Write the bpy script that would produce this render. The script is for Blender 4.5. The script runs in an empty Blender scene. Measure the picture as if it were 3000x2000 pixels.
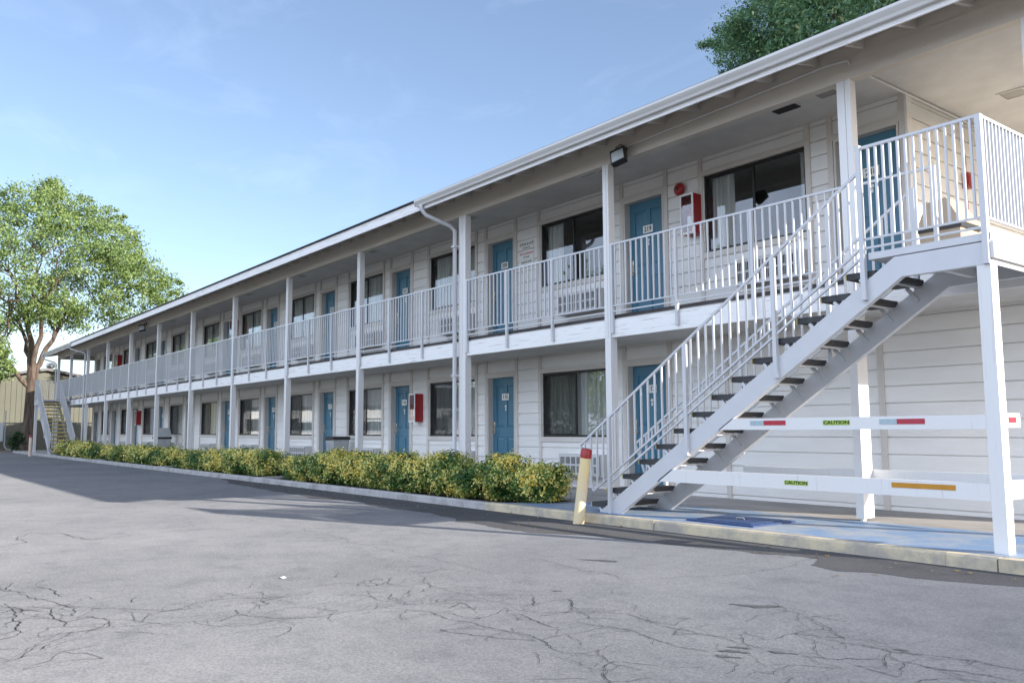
import bpy, math, random
import numpy as np
from mathutils import Vector, Matrix
R = math.radians
random.seed(7); rng = np.random.default_rng(11)
scene = bpy.context.scene
COL = scene.collection

# ------------------------------------------------------------------ materials
def nt(name):
    m = bpy.data.materials.new(name); m.use_nodes = True
    t = m.node_tree; t.nodes.clear()
    return m, t, t.nodes, t.links
def N(nodes, kind, **kw):
    n = nodes.new(kind)
    for k, v in kw.items():
        if k in n.inputs: n.inputs[k].default_value = v
        else: setattr(n, k, v)
    return n
def ramp(nodes, stops):
    r = nodes.new('ShaderNodeValToRGB'); e = r.color_ramp.elements
    while len(e) < len(stops): e.new(0.5)
    for el, (p, c) in zip(e, stops):
        el.position = p; el.color = (*c, 1) if len(c) == 3 else c
    return r
def coords(nodes, links, scale=(1, 1, 1)):
    tc = nodes.new('ShaderNodeTexCoord'); mp = nodes.new('ShaderNodeMapping'); mp.inputs['Scale'].default_value = scale
    links.new(tc.outputs['Object'], mp.inputs['Vector']); return mp.outputs['Vector']
def geo(nodes, links, scale=(1, 1, 1)):
    tc = nodes.new('ShaderNodeNewGeometry'); mp = nodes.new('ShaderNodeMapping'); mp.inputs['Scale'].default_value = scale
    links.new(tc.outputs['Position'], mp.inputs['Vector']); return mp.outputs['Vector']
def noise(nodes, links, vec, scale, detail=4, rough=.55):
    n = N(nodes, 'ShaderNodeTexNoise', Scale=scale, Detail=detail, Roughness=rough); links.new(vec, n.inputs['Vector']); return n
def simple(name, c, rough=.5, metal=0, spec=.5, var=.0, vscale=6., bump=0, bscale=60., stretch=(1, 1, 1), dark=None, thr=(.35, .65)):
    m, t, ns, ls = nt(name)
    out = ns.new('ShaderNodeOutputMaterial'); b = N(ns, 'ShaderNodeBsdfPrincipled', Roughness=rough, Metallic=metal)
    b.inputs['Specular IOR Level'].default_value = spec
    b.inputs['Base Color'].default_value = (*c, 1)
    ls.new(b.outputs[0], out.inputs[0])
    if var or dark or bump: v = geo(ns, ls, stretch)
    if dark is None and var: dark = tuple(x*(1-var) for x in c)
    if dark:
        n = noise(ns, ls, v, vscale, 6, .62); r = ramp(ns, [(thr[0], dark), (thr[1], c)])
        ls.new(n.outputs['Fac'], r.inputs[0]); ls.new(r.outputs[0], b.inputs['Base Color'])
    if bump:
        n2 = noise(ns, ls, v, bscale, 4); bp = N(ns, 'ShaderNodeBump', Strength=bump, Distance=.01)
        ls.new(n2.outputs['Fac'], bp.inputs['Height']); ls.new(bp.outputs[0], b.inputs['Normal'])
    return m
M = {}
M['paint'] = simple('white_paint', (.69, .685, .67), .55, dark=(.56, .54, .50), vscale=4.2, stretch=(9, 9, .35), thr=(.27, .40), bump=.18, bscale=7)
M['siding'] = simple('siding_paint', (.85, .83, .79), .6, var=.11, vscale=1.1, bump=.12, bscale=55, stretch=(.35, 1, 2))
M['plaster'] = simple('soffit_plaster', (.66, .645, .615), .85, var=.14, vscale=2.2, bump=.35, bscale=70)
M['trim'] = simple('beige_trim_paint', (.66, .615, .56), .6, var=.12, vscale=1.8, bump=.12, bscale=30)
M['beam'] = simple('beige_beam_paint', (.64, .585, .51), .65, var=.16, vscale=1.5, stretch=(.4, 1, 3), bump=.15, bscale=25)
M['carpet'] = simple('walkway_covering', (.075, .07, .07), .95, var=.4, vscale=6)
M['steel'] = simple('painted_steel', (.55, .56, .575), .35, var=.05, vscale=5, bump=.03, bscale=25)
M['wood'] = simple('weathered_white_wood', (.80, .79, .77), .65, dark=(.36, .35, .34), vscale=3.0, stretch=(.6, 1, 20), thr=(.32, .43), bump=.3, bscale=5)
M['blue_door'] = simple('blue_door_paint', (.062, .185, .270), .42, var=.12, vscale=2)
M['bronze'] = simple('dark_window_metal', (.03, .028, .027), .35, metal=.3)
M['curtain'] = simple('curtain_fabric', (.62, .61, .585), .9, dark=(.36, .355, .345), vscale=2.2, stretch=(9, 9, .15), thr=(.36, .6))
M['dark_room'] = simple('room_paint', (.25, .22, .19), .9, var=.1)
M['nickel'] = simple('nickel', (.75, .70, .60), .25, metal=1)
M['plate'] = simple('plate_white', (.82, .81, .77), .45, var=.04)
M['ink'] = simple('black_ink', (.015, .015, .015), .5)
M['red_ink'] = simple('red_ink', (.55, .05, .04), .5)
M['red'] = simple('red_paint', (.34, .015, .017), .35, var=.15, vscale=8)
M['shingle'] = simple('dark_shingle', (.055, .055, .065), .9, var=.4, vscale=14, bump=.5, bscale=30)
M['tread'] = simple('dark_tread', (.045, .047, .052), .6, var=.35, vscale=9, bump=.3, bscale=90)
M['yellow_edge'] = simple('yellow_nosing', (.62, .50, .16), .6, var=.2, vscale=8)
M['ac_white'] = simple('ac_shell', (.60, .60, .58), .45, var=.12, vscale=5)
M['ac_dark'] = simple('ac_recess', (.045, .045, .05), .7)
M['concrete'] = simple('concrete', (.36, .34, .32), .85, dark=(.22, .21, .20), vscale=1.3, bump=.25, bscale=45, stretch=(.5, 1, 1))
M['soil'] = simple('bed_soil', (.055, .042, .03), .95, var=.5, vscale=12, bump=.8, bscale=20)
M['ground'] = simple('dry_ground', (.13, .125, .085), .95, var=.4, vscale=.3)
M['dirt'] = simple('dry_dirt', (.24, .19, .145), .95, var=.4, vscale=3, bump=.6, bscale=12)
M['bark'] = simple('bark', (.15, .115, .092), .95, dark=(.055, .038, .03), vscale=5, stretch=(1, 1, .18), bump=1, bscale=9, thr=(.38, .6))
M['yellow_post'] = simple('yellow_paint', (.72, .58, .30), .5, dark=(.62, .56, .42), vscale=3, thr=(.35, .55), bump=.1, bscale=18)
M['cream_post'] = simple('cream_paint', (.72, .58, .46), .5, var=.12, vscale=4)
M['beige_plastic'] = simple('beige_plastic', (.50, .40, .29), .5, var=.12, vscale=5)
M['grey_plastic'] = simple('grey_plastic', (.42, .44, .44), .55, var=.12, vscale=6)
M['black_plastic'] = simple('black_plastic', (.02, .02, .022), .4, bump=.5, bscale=14)
M['caution'] = simple('caution_green', (.34, .50, .05), .5, var=.08, vscale=20)
M['amber'] = simple('amber_tape', (.50, .23, .015), .35, var=.12, vscale=16)
M['red_tape'] = simple('red_tape', (.42, .02, .045), .3, var=.15, vscale=40)
M['silver_tape'] = simple('silver_tape', (.36, .47, .50), .3, var=.15, vscale=30)
M['tan_metal'] = simple('tan_metal_siding', (.105, .110, .084), .6, var=.15, vscale=.6)
M['roof_grey'] = simple('grey_roof_metal', (.16, .16, .17), .6, var=.25, vscale=2)
M['galv'] = simple('galvanised', (.45, .46, .47), .4, metal=.6, var=.1)
M['gutter'] = simple('gutter_enamel', (.62, .61, .585), .4, var=.1, vscale=3, stretch=(.4, 1, 1))
M['lens_grey'] = simple('light_lens', (.30, .28, .25), .4, var=.1)
M['box_grey'] = simple('cabinet_grey', (.55, .62, .66), .45, var=.06)
M['lamp_glass'] = simple('lamp_lens', (.55, .58, .58), .12, spec=.8, var=.1, vscale=12)
M['car_white'] = simple('car_paint', (.80, .80, .80), .2, spec=.6)
M['car_glass'] = simple('car_glass', (.02, .025, .03), .05, spec=.9)
M['rubber'] = simple('rubber', (.02, .02, .02), .8)
M['vault_blue'] = simple('vault_lid_paint', (.02, .055, .16), .5, var=.3, vscale=7)
M['house_white'] = simple('house_stucco', (.84, .86, .90), .8, var=.08, vscale=.8)

def glass_mat():
    m, t, ns, ls = nt('window_glass'); out = ns.new('ShaderNodeOutputMaterial')
    tr = N(ns, 'ShaderNodeBsdfTransparent'); tr.inputs[0].default_value = (.93, .95, .94, 1)
    gl = N(ns, 'ShaderNodeBsdfGlossy', Roughness=.015); gl.inputs[0].default_value = (.96, .98, 1, 1)
    lw = N(ns, 'ShaderNodeLayerWeight', Blend=.5); pw = N(ns, 'ShaderNodeMath', operation='POWER'); pw.inputs[1].default_value = 5
    fr = N(ns, 'ShaderNodeMath', operation='MULTIPLY_ADD'); fr.inputs[1].default_value = .93; fr.inputs[2].default_value = .07      # Schlick, the same from both sides
    ls.new(lw.outputs['Facing'], pw.inputs[0]); ls.new(pw.outputs[0], fr.inputs[0]); mx = ns.new('ShaderNodeMixShader')
    v = geo(ns, ls); n = noise(ns, ls, v, .9, 2); bp = N(ns, 'ShaderNodeBump', Strength=.06, Distance=.02)
    ls.new(n.outputs['Fac'], bp.inputs['Height']); ls.new(bp.outputs[0], gl.inputs['Normal'])
    ls.new(fr.outputs[0], mx.inputs[0]); ls.new(tr.outputs[0], mx.inputs[1]); ls.new(gl.outputs[0], mx.inputs[2]); ls.new(mx.outputs[0], out.inputs[0])
    return m
M['glass'] = glass_mat()
def screen_mat():
    m, t, ns, ls = nt('insect_screen'); out = ns.new('ShaderNodeOutputMaterial')
    tr = N(ns, 'ShaderNodeBsdfTransparent'); d = N(ns, 'ShaderNodeBsdfDiffuse'); d.inputs[0].default_value = (.06, .06, .06, 1)
    mx = N(ns, 'ShaderNodeMixShader'); mx.inputs[0].default_value = .30
    ls.new(tr.outputs[0], mx.inputs[1]); ls.new(d.outputs[0], mx.inputs[2]); ls.new(mx.outputs[0], out.inputs[0]); return m
M['screen'] = screen_mat()

def leaf_mat(name, stops, patch=None, trans=.35, pscale=2.2, rough=.5):
    """leaf colours vary leaf by leaf (random per island); patch = share of the noise patches in the mix."""
    m, t, ns, ls = nt(name); out = ns.new('ShaderNodeOutputMaterial')
    g = ns.new('ShaderNodeNewGeometry'); r = ramp(ns, stops)
    if patch:
        mp = ns.new('ShaderNodeMapping'); ls.new(g.outputs['Position'], mp.inputs['Vector'])
        n = noise(ns, ls, mp.outputs['Vector'], pscale, 3, .6)
        a = N(ns, 'ShaderNodeMath', operation='MULTIPLY_ADD'); a.inputs[1].default_value = patch*2.2; a.inputs[2].default_value = -patch*1.1+.5*patch
        ls.new(n.outputs['Fac'], a.inputs[0])
        b = N(ns, 'ShaderNodeMath', operation='MULTIPLY_ADD'); b.inputs[1].default_value = 1-patch
        ls.new(g.outputs['Random Per Island'], b.inputs[0]); ls.new(a.outputs[0], b.inputs[2]); ls.new(b.outputs[0], r.inputs[0])
    else: ls.new(g.outputs['Random Per Island'], r.inputs[0])
    p = N(ns, 'ShaderNodeBsdfPrincipled', Roughness=rough); tl = ns.new('ShaderNodeBsdfTranslucent'); mx = ns.new('ShaderNodeMixShader'); mx.inputs[0].default_value = trans
    ls.new(r.outputs[0], p.inputs['Base Color']); ls.new(r.outputs[0], tl.inputs[0])
    ls.new(p.outputs[0], mx.inputs[1]); ls.new(tl.outputs[0], mx.inputs[2]); ls.new(mx.outputs[0], out.inputs[0]); return m
M['elm_leaf'] = leaf_mat('elm_leaf', [(0, (.11, .185, .06)), (.5, (.20, .30, .09)), (.9, (.30, .38, .15)), (1, (.40, .36, .22))], patch=.35, pscale=.5)
M['ash_leaf'] = leaf_mat('ash_leaf', [(0, (.075, .175, .09)), (.6, (.14, .28, .13)), (.93, (.22, .36, .15)), (1, (.48, .48, .22))], trans=.3)
def hedge_mat():
    m, t, ns, ls = nt('variegated_leaf'); out = ns.new('ShaderNodeOutputMaterial'); at = N(ns, 'ShaderNodeAttribute', attribute_name='gold')
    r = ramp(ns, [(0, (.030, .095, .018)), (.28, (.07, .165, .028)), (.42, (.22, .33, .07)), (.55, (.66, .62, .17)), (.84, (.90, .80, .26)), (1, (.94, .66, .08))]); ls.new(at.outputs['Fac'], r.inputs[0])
    p = N(ns, 'ShaderNodeBsdfPrincipled', Roughness=.42); tl = ns.new('ShaderNodeBsdfTranslucent'); mx = ns.new('ShaderNodeMixShader'); mx.inputs[0].default_value = .25
    ls.new(r.outputs[0], p.inputs['Base Color']); ls.new(r.outputs[0], tl.inputs[0]); ls.new(p.outputs[0], mx.inputs[1]); ls.new(tl.outputs[0], mx.inputs[2]); ls.new(mx.outputs[0], out.inputs[0]); return m
M['hedge_leaf'] = hedge_mat()
M['dry_leaf'] = leaf_mat('dry_leaf', [(0, (.14, .09, .04)), (1, (.34, .25, .11))])
M['bush_leaf'] = leaf_mat('bush_leaf', [(0, (.03, .07, .03)), (1, (.07, .13, .05))])

def asphalt_mat(name, base, dark, light):
    m, t, ns, ls = nt(name); out = ns.new('ShaderNodeOutputMaterial'); b = N(ns, 'ShaderNodeBsdfPrincipled', Roughness=.9)
    b.inputs['Specular IOR Level'].default_value = .2; b.inputs['Diffuse Roughness'].default_value = 1.0
    v = geo(ns, ls)
    n1 = noise(ns, ls, v, .28, 7, .62); r1 = ramp(ns, [(.25, dark), (.52, base), (.80, light)]); ls.new(n1.outputs['Fac'], r1.inputs[0])
    n2 = noise(ns, ls, v, 3.2, 8, .72); r2 = ramp(ns, [(.28, (.74, .75, .77)), (.48, (.98, .98, .98)), (.70, (1.10, 1.09, 1.07))]); ls.new(n2.outputs['Fac'], r2.inputs[0])
    n3 = noise(ns, ls, v, 85, 4, .75); r3 = ramp(ns, [(.33, (.66, .66, .66)), (.5, (1, 1, 1)), (.67, (1.38, 1.36, 1.33))]); ls.new(n3.outputs['Fac'], r3.inputs[0])
    vo = N(ns, 'ShaderNodeTexVoronoi', Scale=48.); ls.new(v, vo.inputs['Vector'])
    r4 = ramp(ns, [(0, (1.9, 1.85, 1.8)), (.07, (1.0, 1.0, 1.0))]); ls.new(vo.outputs['Distance'], r4.inputs[0])
    m1 = N(ns, 'ShaderNodeMixRGB', blend_type='MULTIPLY', Fac=1.); m2 = N(ns, 'ShaderNodeMixRGB', blend_type='MULTIPLY', Fac=1.); m3 = N(ns, 'ShaderNodeMixRGB', blend_type='MULTIPLY', Fac=.55)
    ls.new(r1.outputs[0], m1.inputs[1]); ls.new(r2.outputs[0], m1.inputs[2]); ls.new(m1.outputs[0], m2.inputs[1]); ls.new(r3.outputs[0], m2.inputs[2])
    ls.new(m2.outputs[0], m3.inputs[1]); ls.new(r4.outputs[0], m3.inputs[2]); ls.new(m3.outputs[0], b.inputs['Base Color'])
    bp = N(ns, 'ShaderNodeBump', Strength=.35, Distance=.008); ls.new(n3.outputs['Fac'], bp.inputs['Height'])
    n5 = noise(ns, ls, v, 1.1, 3); bp2 = N(ns, 'ShaderNodeBump', Strength=.25, Distance=.05); ls.new(n5.outputs['Fac'], bp2.inputs['Height'])
    ls.new(bp.outputs[0], bp2.inputs['Normal']); ls.new(bp2.outputs[0], b.inputs['Normal'])
    ls.new(b.outputs[0], out.inputs[0]); return m
M['asphalt'] = asphalt_mat('asphalt', (.134, .139, .148), (.100, .105, .114), (.162, .166, .173))
M['asphalt_new_and_shade'] = asphalt_mat('asphalt_patch_and_shade', (.058, .059, .062), (.042, .043, .046), (.082, .082, .085))  # dark patch colour, also used for shade painted along the kerb
M['crack'] = simple('crack_dark', (.022, .021, .022), .95, var=.5, vscale=30)  # mottled dark colour of the crack strips
M['stain'] = simple('oil_stain', (.095, .097, .102), .7, var=.3, vscale=10)
def worn_paint(name, c, under, scale, lo, hi, rough=.6, stretch=(1, 1, 1)):
    m, t, ns, ls = nt(name); out = ns.new('ShaderNodeOutputMaterial'); b = N(ns, 'ShaderNodeBsdfPrincipled', Roughness=rough)
    v = geo(ns, ls, stretch); n = noise(ns, ls, v, scale, 8, .68); r = ramp(ns, [(lo, under), (hi, c), (1, tuple(min(1, x*1.12) for x in c))]); ls.new(n.outputs['Fac'], r.inputs[0])
    ls.new(r.outputs[0], b.inputs['Base Color']); n2 = noise(ns, ls, v, 40, 4); bp = N(ns, 'ShaderNodeBump', Strength=.25, Distance=.01)
    ls.new(n2.outputs['Fac'], bp.inputs['Height']); ls.new(bp.outputs[0], b.inputs['Normal']); ls.new(b.outputs[0], out.inputs[0]); return m
M['blue_floor'] = worn_paint('blue_floor_paint', (.135, .225, .365), (.29, .31, .335), 1.7, .38, .58, .6)
M['yellow_kerb'] = worn_paint('yellow_kerb_paint', (.54, .46, .31), (.33, .30, .25), 3.4, .40, .58, .75)
M['grey_kerb'] = worn_paint('kerb_concrete', (.40, .39, .38), (.25, .24, .23), 2.5, .36, .55, .85)

# ------------------------------------------------------------------ mesh builder
class MB:
    def __init__(s): s.v = []; s.f = []; s.m = []; s.sm = []
    def add(s, vs, fs, mi=0, smooth=False):
        o = len(s.v); s.v += [tuple(map(float, p)) for p in vs]
        for f in fs: s.f.append([o+i for i in f]); s.m.append(mi); s.sm.append(smooth)
        return s
    def box(s, x0, x1, y0, y1, z0, z1, mi=0):
        return s.add([(x0, y0, z0), (x1, y0, z0), (x1, y1, z0), (x0, y1, z0), (x0, y0, z1), (x1, y0, z1), (x1, y1, z1), (x0, y1, z1)],
                     [(0, 3, 2, 1), (4, 5, 6, 7), (0, 1, 5, 4), (1, 2, 6, 5), (2, 3, 7, 6), (3, 0, 4, 7)], mi)
    def prism(s, pts, d, mi=0):
        """polygon (list of 3-D points) pushed along vector d"""
        n = len(pts); d = Vector(d); a = [Vector(p) for p in pts]; b = [p+d for p in a]
        return s.add(a+b, [tuple(range(n-1, -1, -1)), tuple(range(n, 2*n))]+[(i, (i+1) % n, n+(i+1) % n, n+i) for i in range(n)], mi)
    def bar(s, a, b, w, h, up=(0, 0, 1), mi=0):
        a = Vector(a); b = Vector(b); d = (b-a).normalized(); u = Vector(up); r = d.cross(u)
        if r.length < 1e-4: r = d.cross(Vector((0, 1, 0)))
        r.normalize(); u = r.cross(d)
        q = [(-1, -1), (1, -1), (1, 1), (-1, 1)]
        vs = [p+r*(i*w/2)+u*(j*h/2) for p in (a, b) for i, j in q]
        return s.add(vs, [(0, 3, 2, 1), (4, 5, 6, 7), (0, 1, 5, 4), (1, 2, 6, 5), (2, 3, 7, 6), (3, 0, 4, 7)], mi)
    def tube(s, path, rad, n=8, mi=0, cap=True, smooth=True):
        P = [Vector(p) for p in path]; rs = rad if isinstance(rad, (list, tuple)) else [rad]*len(P); vs = []; ref = None
        for i, p in enumerate(P):
            d = (P[min(i+1, len(P)-1)]-P[max(i-1, 0)]).normalized()
            if ref is None: ref = Vector((0, 0, 1)) if abs(d.z) < .9 else Vector((1, 0, 0))
            r = d.cross(ref).normalized(); u = r.cross(d); ref = u
            vs += [p+(r*math.cos(2*math.pi*k/n)+u*math.sin(2*math.pi*k/n))*rs[i] for k in range(n)]
        fs = [(i*n+k, i*n+(k+1) % n, (i+1)*n+(k+1) % n, (i+1)*n+k) for i in range(len(P)-1) for k in range(n)]
        s.add(vs, fs, mi, smooth)
        if cap:
            s.add(vs[:n], [tuple(range(n-1, -1, -1))], mi); s.add(vs[-n:], [tuple(range(n))], mi)
        return s
    def lathe(s, c, prof, n=20, axis='z', mi=0):
        c = Vector(c); vs = []
        for r, h in prof:
            for k in range(n):
                a = 2*math.pi*k/n; x, y = r*math.cos(a), r*math.sin(a)
                vs.append(c+(Vector((x, y, h)) if axis == 'z' else Vector((x, h, y)) if axis == 'y' else Vector((h, x, y))))
        fs = [(i*n+k, i*n+(k+1) % n, (i+1)*n+(k+1) % n, (i+1)*n+k) for i in range(len(prof)-1) for k in range(n)]
        return s.add(vs, fs, mi, True)
    def text(s, txt, size, org, ax=(1, 0, 0), ay=(0, 0, 1), mi=0, depth=.002, bold=.0, sx=1., align='CENTER'):
        cu = bpy.data.curves.new('lettering', 'FONT'); cu.body = txt; cu.size = size; cu.align_x = align; cu.align_y = 'CENTER'; cu.extrude = depth/2; cu.offset = bold; cu.resolution_u = 2
        o = bpy.data.objects.new('lettering', cu); COL.objects.link(o); dg = bpy.context.evaluated_depsgraph_get(); me = o.evaluated_get(dg).to_mesh()
        ax = Vector(ax); ay = Vector(ay); az = ax.cross(ay); og = Vector(org)
        vs = [og+ax*(v.co.x*sx)+ay*v.co.y+az*v.co.z for v in me.vertices]; fs = [tuple(p.vertices) for p in me.polygons]
        s.add(vs, fs, mi); bpy.data.objects.remove(o); bpy.data.curves.remove(cu); return s
    def shift(s, d): s.v = [(x+d[0], y+d[1], z+d[2]) for x, y, z in s.v]; return s
    def mapx(s, fn): s.v = [(fn(x), y, z) for x, y, z in s.v]; s.f = [f[::-1] for f in s.f]; return s
    def mesh(s, name, mats):
        me = bpy.data.meshes.new(name); me.from_pydata(s.v, [], s.f)
        for k in (mats if isinstance(mats, (list, tuple)) else [mats]): me.materials.append(M[k])
        me.polygons.foreach_set('material_index', s.m); me.polygons.foreach_set('use_smooth', s.sm); me.update(); return me
    def build(s, name, mats, parent=None, loc=(0, 0, 0)):
        return obj(name, s.mesh(name, mats), parent, loc)
def obj(name, me, parent=None, loc=(0, 0, 0)):
    o = bpy.data.objects.new(name, me); COL.objects.link(o); o.location = loc
    if parent: o.parent = parent
    return o
def tag(o, label=None, cat=None, group=None, kind=None):
    if label: o['label'] = label
    if cat: o['category'] = cat
    if group: o['group'] = group
    if kind: o['kind'] = kind
    return o
def thing(name, label, cat, loc=(0, 0, 0), group=None):
    o = bpy.data.objects.new(name, None); COL.objects.link(o); o.location = loc; o.empty_display_size = .2
    return tag(o, label, cat, group)
def structure(name, mb, mats): return tag(mb.build(name, mats), kind='structure')
def dup(root, loc=None, parent=None):
    c = root.copy(); COL.objects.link(c)
    if parent: c.parent = parent
    if loc is not None: c.location = loc
    for ch in list(root.children): dup(ch, None, c)
    return c
ORD = 'first second third fourth fifth sixth seventh eighth ninth tenth eleventh twelfth thirteenth'.split()

# ------------------------------------------------------------------ numbers of the place
S = 3.765                    # post bay
W = 1.40                     # room wall front
GZ = -.10                    # asphalt
KY = -1.60                   # kerb front
DT = 2.53                    # balcony floor
XE = 1.92                    # near end of the balcony
XF = -44.72                  # far end of the balcony
WE = -42.8                   # far end of the rooms
YB = 9.7                     # back of the building
doorx = lambda k: -4.77-S*(k-1)
winx = lambda k: -3.13-S*k
DW, WW = .86, 1.70

# ------------------------------------------------------------------ motel
motel = thing('motel_building', 'long two-storey white motel with blue doors along an open balcony walkway', 'motel')
def siding(mb, x0, x1, z0, z1, zb=.06, ex=.2015, y=W):
    """lap boards with a dark groove below each"""
    mb.box(x0, x1, y+.02, y+.10, z0, z1)
    k = math.floor((z0-zb)/ex); z = zb+k*ex
    while z < z1:
        a, b = max(z, z0), min(z+ex-.013, z1)
        if b-a > .01:
            mb.add([(x0, y-.006, a), (x1, y-.006, a), (x1, y, b), (x0, y, b), (x0, y+.02, a), (x1, y+.02, a), (x1, y+.02, b), (x0, y+.02, b)],
                   [(0, 1, 2, 3), (0, 4, 5, 1), (3, 2, 6, 7), (0, 3, 7, 4), (1, 5, 6, 2)])
        z += ex
def siding_x(mb, y0, y1, z0, z1, x, zb=.06, ex=.2015):
    """the same boards on a wall facing +x"""
    t = MB(); siding(t, y0, y1, z0, z1, zb, ex, y=0)
    mb.add([(x-b, a, c) for a, b, c in t.v], t.f)
def front_wall(z0, z1, ops, xa, xb, battens, zb):
    mb = MB(); ops = sorted(ops); x = xa
    for (a, b, c, d) in ops:
        siding(mb, x, a, z0, z1, zb); siding(mb, a, b, d, z1, zb)
        if c > z0+.05: siding(mb, a, b, z0, c, zb)
        x = b
    siding(mb, x, xb, z0, z1, zb)
    for a in battens: mb.box(a, a+.075, W-.026, W+.004, z0, z1, 1)
    return mb
ops, bat = [], []
LWZ, UWZ, LDZ, UDZ = (.84, 1.97), (3.53, 4.69), (0.03, 1.99), (DT+.05, 4.64)
for k in range(1, 12):
    ops.append((doorx(k), doorx(k)+DW, LDZ[0], LDZ[1])); bat += [doorx(k)-.085, doorx(k)+DW+.01]
    if k < 11: ops.append((winx(k), winx(k)+WW, *LWZ)); bat += [winx(k)-.085, winx(k)+WW+.01]
front_wall(.0, 2.30, ops, WE, XE, bat+[-2.85, -.56, WE], .058).build('wall', ['siding', 'trim'], motel)
ops, bat = [], []
for k in range(0, 12):
    ops.append((doorx(k), doorx(k)+DW, UDZ[0], UDZ[1])); bat += [doorx(k)-.085, doorx(k)+DW+.01]
    if k < 11: ops.append((winx(k), winx(k)+WW, *UWZ)); bat += [winx(k)-.085, winx(k)+WW+.01]
front_wall(DT+.004, 4.97, ops, WE, -.05, bat+[WE], .078).build('wall', ['siding', 'trim'], motel)
mb = MB(); siding_x(mb, W+.1, YB, DT+.004, 4.97, -.05); mb.box(-.058, -.03, W-.024, W+.09, DT+.004, 4.97); mb.build('wall', ['siding', 'trim'], motel)     # upper end wall
mb = MB(); siding_x(mb, W+.1, YB, 0, 2.30, XE); mb.build('wall', ['siding', 'trim'], motel)                            # lower end wall
mb = MB(); mb.box(WE, WE+.1, W+.1, YB, 0, 2.3); mb.box(WE, WE+.1, W+.1, YB, DT+.004, 4.97); mb.build('wall', ['siding', 'trim'], motel)
mb = MB(); mb.box(WE+.1, XE-.1, YB-.1, YB, 0, 2.3); mb.box(WE+.1, -.15, YB-.1, YB, DT+.004, 4.97); mb.build('wall', ['siding', 'trim'], motel)
mb = MB()
for z0, z1 in ((0.005, 2.295), (DT+.006, 4.965)):
    mb.box(WE+.1, -.2, W+3.2, W+3.25, z0, z1)
    for k in range(0, 12): x = doorx(k)-.35; mb.box(x-.04, x+.04, W+.11, W+3.2, z0, z1)
mb.build('partition', 'dark_room', motel)
# decks, soffits, roof
mb = MB(); mb.box(XF, XE, .075, YB, 2.30, DT-.001); mb.build('balcony_deck', 'plaster', motel)
mb = MB(); mb.box(XF+.02, XE-.02, .06, W-.03, DT+.001, 2.575); mb.build('deck_covering', 'carpet', motel)
mb = MB()
for a, b in ((-45.4, 2.65),): mb.box(a, b, .125, YB, 4.97, 5.02)
mb.build('soffit', 'plaster', motel)
mb = MB(); X0, X1 = -45.4, 2.72; RY, RZ = 5.5, 6.27
sl = (RZ-5.055)/(RY+.60)
zr = lambda y: 5.055+sl*(y+.60)
mb.prism([(X0, -.625, zr(-.625)), (X0, -.625, zr(-.625)+.022), (X0, RY, RZ+.03), (X0, 2*RY+.62, zr(-.62)+.022), (X0, 2*RY+.62, zr(-.62)), (X0, RY, RZ)], (X1-X0, 0, 0))
mb.prism([(X0+.03, -.56, zr(-.56)-.004), (X0+.03, RY, RZ-.004), (X0+.03, RY, RZ-.03), (X0+.03, -.56, zr(-.56)-.022)], (X1-X0-.06, 0, 0), 1)
mb.build('roof', ['shingle', 'trim'], motel)
for x in (XF+.02, 2.5):
    mb = MB(); mb.prism([(x, .13, 5.022), (x, 2*RY-.1, 5.022), (x, RY, RZ-.07)], (.08, 0, 0)); mb.build('gable', 'siding', motel)
mb = MB(); mb.box(XF, 2.6, 0.0, .12, 4.755, 4.93); mb.box(XF, 2.6, 0.004, .12, 4.93, 4.995)
mb.box(2.5, 2.62, .125, YB, 4.755, 4.967); mb.box(XF-.02, XF+.1, .125, YB, 4.755, 4.967); mb.box(-45.3, 2.6, .02, .05, 4.996, zr(.02)-.03); mb.build('beam', 'beam', motel)
rb = MB(); rb.prism([(0, -.545, zr(-.545)-.026), (0, .0, zr(.0)-.026), (0, 1.2, zr(1.2)-.026), (0, 1.2, zr(1.2)-.13), (0, .0, zr(0)-.132), (0, -.30, zr(-.30)-.132), (0, -.47, zr(-.47)-.09), (0, -.545, zr(-.545)-.075)], (.045, 0, 0))
rme = rb.mesh('rafter_tail', 'trim'); x = 2.45
while x > -44.5:
    obj('rafter_tail', rme, motel, (x, 0, 0)); x -= .567
mb = MB(); mb.box(X0+.02, X1-.02, -.585, -.56, 4.865, 5.04); mb.build('eave_board', 'wood', motel)
mb = MB(); mb.prism([(2.70, -.6, zr(-.6)-.02), (2.70, RY, RZ-.01), (2.70, RY, RZ-.2), (2.70, -.6, zr(-.6)-.19)], (.03, 0, 0)); mb.build('eave_board', 'wood', motel)
mb = MB(); mb.prism([(X0+.0, -.6, zr(-.6)-.02), (X0+.0, RY, RZ-.01), (X0+.0, RY, RZ-.2), (X0+.0, -.6, zr(-.6)-.19)], (-.03, 0, 0)); mb.build('eave_board', 'wood', motel)
def gutter(xa, xb):
    mb = MB(); p = [(-.588, 4.925), (-.640, 4.925), (-.652, 4.955), (-.675, 4.985), (-.688, 5.005), (-.688, 5.035), (-.670, 5.035), (-.670, 5.03), (-.682, 5.028), (-.682, 5.007), (-.646, 4.958), (-.636, 4.931), (-.594, 4.931), (-.594, 5.03), (-.588, 5.03)]
    mb.prism([(xa, y, z) for y, z in p], (xb-xa, 0, 0)); mb.box(xa, xa+.004, -.68, -.59, 4.93, 5.03); mb.box(xb-.004, xb, -.68, -.59, 4.93, 5.03)
    mb.build('gutter', 'gutter', motel)
gutter(-7.92, 2.7); gutter(-45.35, -38.2)
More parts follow.
